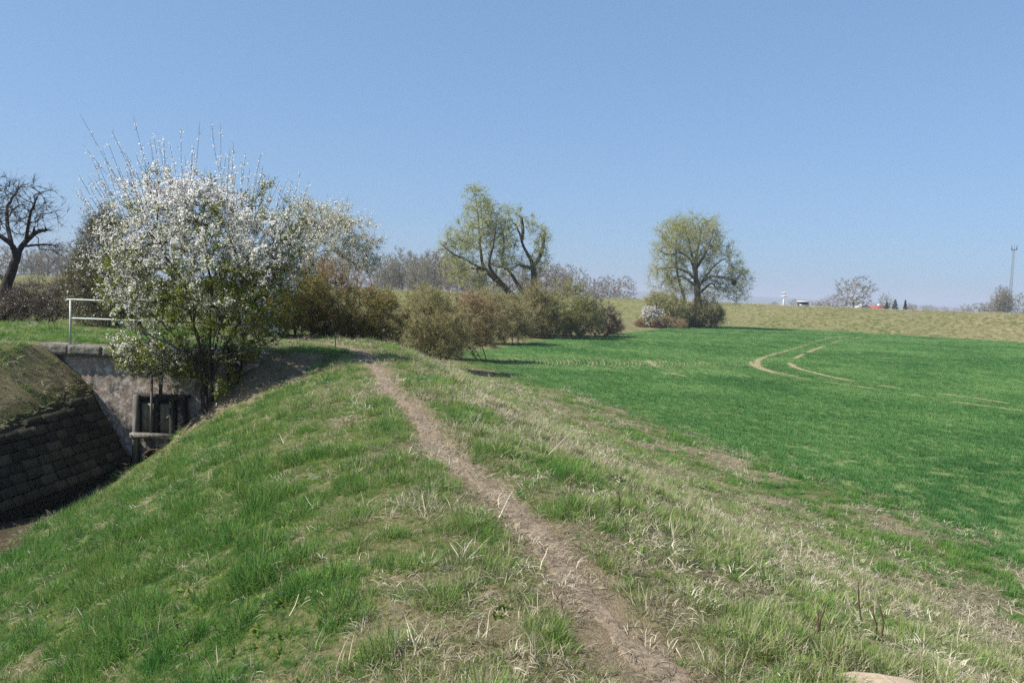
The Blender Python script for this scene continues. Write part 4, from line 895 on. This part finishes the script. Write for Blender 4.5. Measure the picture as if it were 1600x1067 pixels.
# lattice mast
D = 330; p = at(1577, 490, D); o = empty('radio_mast', (p[0], D, 0)); tag(o, 'tall slim lattice radio mast with antennas at the right edge', 'mast'); zt = at(1580, 390, D)[2]
cs = [(.62 * math.cos(a), .62 * math.sin(a)) for a in (.5, .5 + 2.094, .5 + 4.189)]
for x, y in cs: t = MB(); t.tube([(x, y, 0), (x * .75, y * .75, zt)], .10, 6); link('leg', t.mesh('leg', M['steel']), o)
t = MB(); nb = 26
for k in range(nb):
    for a in range(3):
        f0, f1 = 1 - .25 * k / nb, 1 - .25 * (k + 1) / nb; A_ = cs[a]; B_ = cs[(a + 1) % 3]
        t.tube([(A_[0] * f0, A_[1] * f0, zt * k / nb), (B_[0] * f1, B_[1] * f1, zt * (k + 1) / nb)], .045, 4, False); t.tube([(A_[0] * f0, A_[1] * f0, zt * k / nb), (B_[0] * f0, B_[1] * f0, zt * k / nb)], .04, 4, False)
link('bracing', t.mesh('bracing', M['steel']), o)
t = MB(); t.tube([(0, 0, zt - .1), (0, 0, zt + .1)], .9, 12); link('platform', t.mesh('platform', M['steel']), o)
for k in range(4):
    a = .3 + k * 1.571; x, y = 1.3 * math.cos(a), 1.3 * math.sin(a); t = MB(); t.box((x, y, zt + .8), (.22, .16, 1.9)); q = link('antenna', t.mesh('antenna', M['steel']), o); t = MB(); t.tube([(0, 0, zt), (x, y, zt + .2)], .06, 5); link('bracket', t.mesh('bracket', M['steel']), q)
t = MB(); t.tube([(0, 0, zt), (0, 0, zt + 2.6)], .07, 6); link('spire', t.mesh('spire', M['steel']), o)
t = MB(); t.tube([(-.75, -.2, 2), (-.66, -.2, zt - 2)], .06, 5); link('cable_run', t.mesh('cable_run', M['steel']), o)

# ------------------------------------------------------------------ grass, straw and crop
def tuft(name, seed, n, h, w, spread, lean, mat, flat=0.0, seg=3):
    rg_ = np.random.default_rng(seed); V_ = []; Q_ = []; T_ = []
    for k in range(n):
        a = rg_.uniform(0, 6.283); rr = spread * math.sqrt(rg_.random()); base = np.array([rr * math.cos(a), rr * math.sin(a), -.01])
        a2 = a + rg_.normal(0, .9); hd = np.array([math.cos(a2), math.sin(a2), 0]); sd = np.array([-hd[1], hd[0], 0])
        L = h * rg_.uniform(.45, 1.15); ln = lean * rg_.uniform(.2, 1.4) + flat; ww_ = w * rg_.uniform(.7, 1.25); tw = rg_.normal(0, .5); sd = sd * math.cos(tw) + hd * math.sin(tw)
        n0 = sum(len(v) for v in V_); p = base.copy(); ang_ = ln * .35; pts = []
        for j in range(seg + 1):
            f = 1 - (j / seg) ** 1.6
            if j < seg: pts += [p - sd * ww_ * .5 * max(f, .25), p + sd * ww_ * .5 * max(f, .25)]
            else: pts.append(p.copy())
            ang_ = min(ang_ + ln * 1.1 / seg, 2.2); p = p + (hd * math.sin(ang_) + np.array([0, 0, 1]) * math.cos(ang_)) * L / seg
        V_.append(np.array(pts))
        for j in range(seg - 1): Q_.append([n0 + 2 * j, n0 + 2 * j + 1, n0 + 2 * j + 3, n0 + 2 * j + 2])
        T_.append([n0 + 2 * seg - 2, n0 + 2 * seg - 1, n0 + 2 * seg])
    return make_mesh(name, np.vstack(V_), [np.array(Q_), np.array(T_)], mat)
def coll(name, meshes):
    c = bpy.data.collections.new(name)
    for k, me in enumerate(meshes): o = bpy.data.objects.new('%s_%02d' % (name, k), me); c.objects.link(o)
    return c
def scatter(name, pts, rot, scl, tint, vi, collection, label):
    me = bpy.data.meshes.new(name); n = len(pts); me.vertices.add(n); me.vertices.foreach_set('co', np.asarray(pts, np.float32).ravel())
    for nm, ty, arr, fld in (('rotv', 'FLOAT_VECTOR', rot, 'vector'), ('sclv', 'FLOAT_VECTOR', scl, 'vector'), ('tint', 'FLOAT', tint, 'value'), ('vi', 'INT', vi, 'value')):
        a = me.attributes.new(nm, ty, 'POINT'); a.data.foreach_set(fld, np.asarray(arr, np.int32 if ty == 'INT' else np.float32).ravel())
    o = link(name, me); tag(o, label, kind='stuff')
    ng = bpy.data.node_groups.new(name, 'GeometryNodeTree'); ng.interface.new_socket('Geometry', in_out='INPUT', socket_type='NodeSocketGeometry'); ng.interface.new_socket('Geometry', in_out='OUTPUT', socket_type='NodeSocketGeometry')
    gi = ng.nodes.new('NodeGroupInput'); go = ng.nodes.new('NodeGroupOutput'); ip = ng.nodes.new('GeometryNodeInstanceOnPoints'); ci = ng.nodes.new('GeometryNodeCollectionInfo')
    ci.inputs['Collection'].default_value = collection; ci.inputs['Separate Children'].default_value = True; ci.inputs['Reset Children'].default_value = True
    def na(nm, ty): q = ng.nodes.new('GeometryNodeInputNamedAttribute'); q.data_type = ty; q.inputs[0].default_value = nm; return q.outputs[0]
    L = ng.links.new
    L(gi.outputs[0], ip.inputs['Points']); L(ci.outputs[0], ip.inputs['Instance']); ip.inputs['Pick Instance'].default_value = True
    L(na('vi', 'INT'), ip.inputs['Instance Index']); L(na('rotv', 'FLOAT_VECTOR'), ip.inputs['Rotation']); L(na('sclv', 'FLOAT_VECTOR'), ip.inputs['Scale']); L(ip.outputs[0], go.inputs[0])
    md = o.modifiers.new('scatter', 'NODES'); md.node_group = ng
    return o
GRASS_STOPS = [(0, (.050, .165, .040)), (.25, (.100, .225, .046)), (.5, (.18, .27, .062)), (.72, (.27, .28, .12)), (.88, (.43, .39, .26)), (1, (.62, .57, .42))]
M['blade'] = leafmat('grass_blade', GRASS_STOPS, .42, .65, 'tint', .14)
M['straw'] = leafmat('straw_blade', [(0, (.13, .11, .07)), (.5, (.27, .24, .16)), (1, (.54, .50, .39))], .15, .6, 'tint', .2)
M['crop'] = leafmat('crop_blade', [(0, (.048, .145, .042)), (.5, (.105, .232, .068)), (1, (.18, .305, .105))], .4, .65, 'tint', .14)
M['herb'] = leafmat('herb_leaf', [(0, (.05, .11, .012)), (.5, (.11, .19, .02)), (1, (.22, .28, .05))], .35, .5, 'tint', .3)
G = coll('grass_tuft', [tuft('grass_tuft', 500 + k, n, h, .0065, sp, ln, M['blade']) for k, (n, h, sp, ln) in enumerate([(30, .15, .07, .75), (26, .11, .08, 1.0), (34, .17, .06, .6), (24, .08, .09, 1.2), (28, .12, .09, .95), (20, .18, .05, .8)])])
S = coll('straw_tuft', [tuft('straw_tuft', 600 + k, n, h, .0055, sp, ln, M['straw'], fl) for k, (n, h, sp, ln, fl) in enumerate([(14, .15, .08, .6, .6), (16, .13, .10, .6, 1.1), (10, .22, .06, .5, .3), (18, .12, .12, .3, 1.3), (20, .11, .16, .15, 1.45), (16, .14, .16, .15, 1.5)])])
CR = coll('crop_tuft', [tuft('crop_tuft', 700 + k, n, .10, .009, .10, .6, M['crop'], 0, 2) for k, n in enumerate((22, 26, 18))])
HB = coll('herb_tuft', [tuft('herb_tuft', 800 + k, 16, .07, .022, .07, 1.2, M['herb'], .3, 3) for k in range(2)])

rng = np.random.default_rng(2024)
def sample(dens, Dmin, Dmax, N, lat=.80, pad=1.5):
    """points ahead of the camera, denser close by; dens = tufts per square metre at distance D"""
    y = Dmin * (Dmax / Dmin) ** rng.random(N); x = rng.uniform(-1, 1, N) * (lat * y + pad)
    cur = N / (math.log(Dmax / Dmin) * 2 * (lat * y + pad) * y)
    k = rng.random(N) < dens(y) / cur; return x[k], y[k]
def clear(x, y):
    s = soff(x, y); ok = ~((y > 18.9) & (y < 19.55) & (x > -11.3) & (x < -5.9))
    ok &= ~((x < WX(y) + .15) & (x > WX(y) - 1.0) & (y < 19.3))
    ok &= np.hypot((x - 1.72), (y - 3.75)) > .17
    ok &= ~((s < -5.9) & (y < 19.3) & (x > WX(y) - .2) & (rng.random(len(x)) < .93))
    return ok
x, y = sample(lambda D: np.minimum(900, 62000 / D ** 2), .7, 70, 1100000)
s = soff(x, y); infield = in_poly(x, y, FB) & (zg(x, y) < .02)
bare = bare_map(x, y); st = straw_map(x, y); dp = np.abs(x - path_x(y))
keep = clear(x, y) & ~infield & (rng.random(len(x)) > bare * .70) & (rng.random(len(x)) < .55 + .6 * sstep(.25, .5, fbm(x, y, .45, 55)))
keep &= ~((y < 22.5) & (rng.random(len(x)) < sstep(.27, .08, dp + (fbm(x, y, .25, 19) - .5) * .34) * .97))
keep &= ~((y > 24) & (s < 0) & (rng.random(len(x)) < .5))
x, y, s, st, bare, dp = (a[keep] for a in (x, y, s, st, bare, dp)); n = len(x); D = np.hypot(x, y)
lush = fbm(x, y, .8, 66); hgt = .27 + .38 * lush + .08 * np.exp(-(s / 1.6) ** 2) + .10 * sstep(-1, -3, s) * (s > -6.5) ; hgt *= .75 + .25 * sstep(.2, .6, dp)
hgt *= (.55 + 1.25 * sstep(.38, .75, fbm(x, y, .3, 99, 2))) * (1 - .55 * bare)
sc = (hgt * np.where(rng.random(n) < .35, .55, 1.0) * rng.uniform(.75, 1.3, n))[:, None] * np.array([1, 1, 1]); wsc = 1 + .035 * np.clip(D - 5, 0, 40); sc[:, 0] *= wsc; sc[:, 1] *= wsc
tint = np.clip(.27 + .50 * st + rng.normal(0, .17, n) + .02 * (s > 1) , 0, .95); tint = np.where(s < -1.8, np.minimum(tint, .62), tint)
tint = np.where(s > 6.5, tint * .6, tint)
rot = np.stack([rng.normal(0, .18, n), rng.normal(0, .18, n), rng.uniform(0, 6.283, n)], 1)
rot[:, 1] += np.where(s < -1, -.25, 0) * 0
vi = rng.integers(0, 6, n); vi = np.where((D < 3.2) & (vi == 5), 1, vi)
scatter('grass', np.stack([x, y, zg(x, y)], 1), rot, sc, tint, vi, G, 'green and yellowing tufts of grass covering the ridge and banks')
print('grass', n)
x, y = sample(lambda D: np.minimum(300, 21500 / D ** 2), .7, 60, 380000)
s = soff(x, y); st = straw_map(x, y); infield = in_poly(x, y, FB) & (zg(x, y) < .05)
keep = clear(x, y) & ~infield & (rng.random(len(x)) < (.10 + .50 * sstep(.28, .9, st) + .55 * bare_map(x, y)) * np.where(np.abs(x - path_x(y)) < .22, .45, 1))
x, y, s, st = (a[keep] for a in (x, y, s, st)); n = len(x); D = np.hypot(x, y)
sc = rng.uniform(.55, 1.1, n)[:, None] * np.array([1, 1, .9]); wsc = 1 + .03 * np.clip(D - 5, 0, 40); sc[:, 0] *= wsc; sc[:, 1] *= wsc
scatter('dry_grass', np.stack([x, y, zg(x, y)], 1), np.stack([rng.normal(0, .3, n), rng.normal(0, .3, n), rng.uniform(0, 6.283, n)], 1), sc, np.clip(rng.normal(.42, .27, n), 0, 1), np.where((rng.random(n) < .35) | (bare_map(x, y) > .4), rng.integers(4, 6, n), rng.integers(0, 5, n)), S, 'pale dead straw tangled among the green grass')
print('dry', n)
# crop
x, y = sample(lambda D: np.minimum(100, 100 * (24 / D) ** 1.6), 6, 128, 640000)
infield = in_poly(x, y, FP) | (in_poly(x, y, FS) & (rng.random(len(x)) < .45) & (zg(x, y) < .10))
x, y = x[infield], y[infield]
dtr = np.full(len(x), 9.0)
for P in TRP[::4]: dtr = np.minimum(dtr, np.hypot(x - P[0], y - P[1]))
gap = fbm(x * .8, y * 1.2, .32, 121); near = sstep(45, 20, y)
keep = (dtr > .24 + .002 * y + rng.normal(0, .08, len(x))) & (rng.random(len(x)) > sstep(.54, .68, gap) * (.62 * near + .12)) & (zg(x, y) < .3)
pxs = None
x, y = x[keep], y[keep]; n = len(x); D = np.hypot(x, y)
band = (y > 42.5) & (y < 52.5) & (x < 13) & (x > -2)
keep = ~band | (rng.random(n) < .6); x, y, D = x[keep], y[keep], D[keep]; n = len(x)
sc = rng.uniform(.7, 1.25, n)[:, None] * np.array([1, 1, 1.0]); wsc = 1 + .02 * np.clip(D - 15, 0, 100); sc[:, 0] *= wsc; sc[:, 1] *= wsc
scatter('crop', np.stack([x, y, np.maximum(zg(x, y), .03)], 1), np.stack([rng.normal(0, .15, n), rng.normal(0, .15, n), rng.uniform(0, 6.283, n)], 1), sc, np.clip(.45 + (fbm(x, y, 4, 33) - .5) * 1.2 + rng.normal(0, .15, n), 0, 1), rng.integers(0, 3, n), CR, 'young green cereal plants of the field')
print('crop', n)
# herbs
x, y = sample(lambda D: np.minimum(50, 2000 / D ** 2), 1.5, 24, 40000); k = (fbm(x, y, .7, 141) > .66) & clear(x, y) & (np.abs(x - path_x(y)) > .35) & ~(in_poly(x, y, FB)); x, y = x[k], y[k]; n = len(x)
scatter('herbs', np.stack([x, y, zg(x, y)], 1), np.stack([np.zeros(n), np.zeros(n), rng.uniform(0, 6.28, n)], 1), np.repeat(rng.uniform(.6, 1.3, n)[:, None], 3, 1), rng.random(n), rng.integers(0, 2, n), HB, 'low broad-leaved yellow-green weeds between the grass')
# rough grass on the dike
n = 70000; a = rng.integers(0, len(DL) - 1, n); a = a[(DL[a, 1] > 20)]; n = len(a); u = rng.random(n)[:, None]; off = rng.uniform(0, 13, n)
P = DL[a] * (1 - u) + DL[np.minimum(a + 1, len(DL) - 1)] * u + DN[a] * off[:, None]; z = np.interp(off, [q[0] for q in prof], [q[1] for q in prof]) + (fbm(P[:, 0], P[:, 1], 6, 91) - .5) * .35
sc = rng.uniform(.9, 1.8, n)[:, None] * np.array([2.2, 2.2, 1])
scatter('dike_grass', np.column_stack([P, z]), np.stack([rng.normal(0, .2, n), rng.normal(0, .2, n), rng.uniform(0, 6.28, n)], 1), sc, np.clip(.70 - .12 * sstep(60, 10, P[:, 0]) + (fbm(P[:, 0], P[:, 1], 14, 17) - .5) * 1.0 + rng.normal(0, .12, n), .2, .95), rng.integers(0, 6, n), G, 'rough straw-green grass on the slope of the dike')

# ------------------------------------------------------------------ small things in the foreground
m, nt, b = new_mat('sandy_stone'); n1 = noise(nt, 22, 8, .7); nt.links.new(ramp(nt, n1, [(.3, (.28, .22, .15)), (.7, (.42, .34, .24))]), b.inputs['Base Color']); bump(nt, b, n1, .6, .01); M['stone'] = m
t = MB(); c0 = onz(1347, 1082, zs(1.75, 3.95) + .02); rg = np.random.default_rng(3)
nu, nv = 26, 9; Vs = []
for j in range(nv):
    f = j / (nv - 1) * math.pi / 2
    for i in range(nu):
        a = i / nu * 2 * math.pi; r_ = (1 + .16 * math.sin(a * 2 + 1) + .09 * math.sin(a * 5)) * math.cos(f) ** .45
        Vs.append([c0[0] + .27 * r_ * math.cos(a), c0[1] + .13 * r_ * math.sin(a), c0[2] - .04 + .11 * math.sin(f) ** .7 + rg.normal(0, .003)])
Q = [[j * nu + i, j * nu + (i + 1) % nu, (j + 1) * nu + (i + 1) % nu, (j + 1) * nu + i] for j in range(nv - 1) for i in range(nu)]
t.add(Vs, quads=Q); o = link('stone', t.mesh('stone', M['stone'], True)); tag(o, 'flat sandy-coloured stone at the bottom edge of the picture', 'stone')
M['stalk'] = simple('dead_stalk', (.045, .028, .020), (.11, .075, .05), 20, .85, .2)
M['straw_stalk'] = simple('straw_stalk', (.42, .37, .25), (.60, .55, .42), 20, .75, .1)
def ground_at(px, py):
    d = ray(px, py); d = d / np.linalg.norm(d); t_ = 1.5
    while t_ < 60:
        p = EYE + d * t_
        if p[2] < zs(p[0], p[1]): return p
        t_ += .02
    return p
def stalk(px0, py0, px1, py1, r, mat, label, grp, back=0.0):
    a = ground_at(px0, py0); b_ = at(px1, py1, a[1] + back); a[2] -= .02
    mid = (a + b_) / 2 + rg.normal(0, .012, 3); t = MB(); t.tube(np.array([a, (a + mid) / 2, mid, (mid + b_) / 2 + rg.normal(0, .006, 3), b_]), [r, r, r * .9, r * .8, r * .5], 6)
    o = link('dead_stalk' if mat == 'stalk' else 'straw_stalk', t.mesh('stalk', M[mat], True)); tag(o, label, 'stalk', grp)
for q, lb in (((1274, 992, 1277, 948), 'short dark dead stalk left of a forked pair, near the sandy stone'), ((1274, 996, 1290, 940), 'slanting dark dead stalk beside a shorter upright one'), ((1350, 986, 1341, 908), 'tall dark dead stalk leaning left above the sandy stone'), ((1375, 1006, 1372, 936), 'tall dark dead stalk right of the leaning one'), ((1367, 1000, 1363, 950), 'reddish dead stalk between two taller dark ones'), ((967, 806, 965, 766), 'lone dark stalk standing right of the path halfway down'), ((890, 768, 891, 742), 'short dark stalk by the pale straw heap right of the path'), ((1163, 944, 1162, 925), 'small dark stalk among pale straw in the lower right'), ((1511, 1035, 1512, 1010), 'small brown stalk near the lower right corner')):
    stalk(*q, .006, 'stalk', lb, 'dark dead stalks')
for q, lb in (((776, 812, 800, 768), 'long pale straw leaning over the path'), ((848, 716, 887, 678), 'long pale straw slanting above the straw heap'), ((446, 968, 467, 928), 'thick bright straw lying in the grass at lower left'), ((842, 894, 856, 856), 'pale straw standing left of the path in the lower middle'), ((1148, 905, 1180, 880), 'pale straw slanting in the grass right of the path'), ((1112, 995, 1130, 980), 'short pale straw by the lower right side of the path'), ((1250, 874, 1253, 842), 'upright pale straw in the right foreground'), ((846, 655, 880, 643), 'pale straw lying on the right slope far along the path')):
    stalk(*q, .0045, 'straw_stalk', lb, 'long pale straws', .1)
t = MB(); c0 = ground_at(524, 548); t.tube([c0 - np.array([0, 0, .1]), c0 + np.array([0, 0, .25]), c0 + np.array([0, 0, .48])], .014, 6); tag(link('stake', t.mesh('stake', M['wood_old'])), 'thin grey stake at the far end of the path', 'stake')

# ------------------------------------------------------------------ air
t = MB(); t.box((0, 1500, 27), (9000, 7400, 74)); hz = link('haze', t.mesh('haze', None)); tag(hz, 'thin blue spring haze', kind='stuff')
m = bpy.data.materials.new('haze_air'); m.use_nodes = True; nt = m.node_tree; nt.nodes.clear()
out = nt.nodes.new('ShaderNodeOutputMaterial'); pv = nt.nodes.new('ShaderNodeVolumePrincipled'); pv.inputs['Density'].default_value = .0004; pv.inputs['Color'].default_value = (.60, .66, .79, 1); pv.inputs['Anisotropy'].default_value = .0
nt.links.new(pv.outputs[0], out.inputs['Volume']); hz.data.materials.append(m)
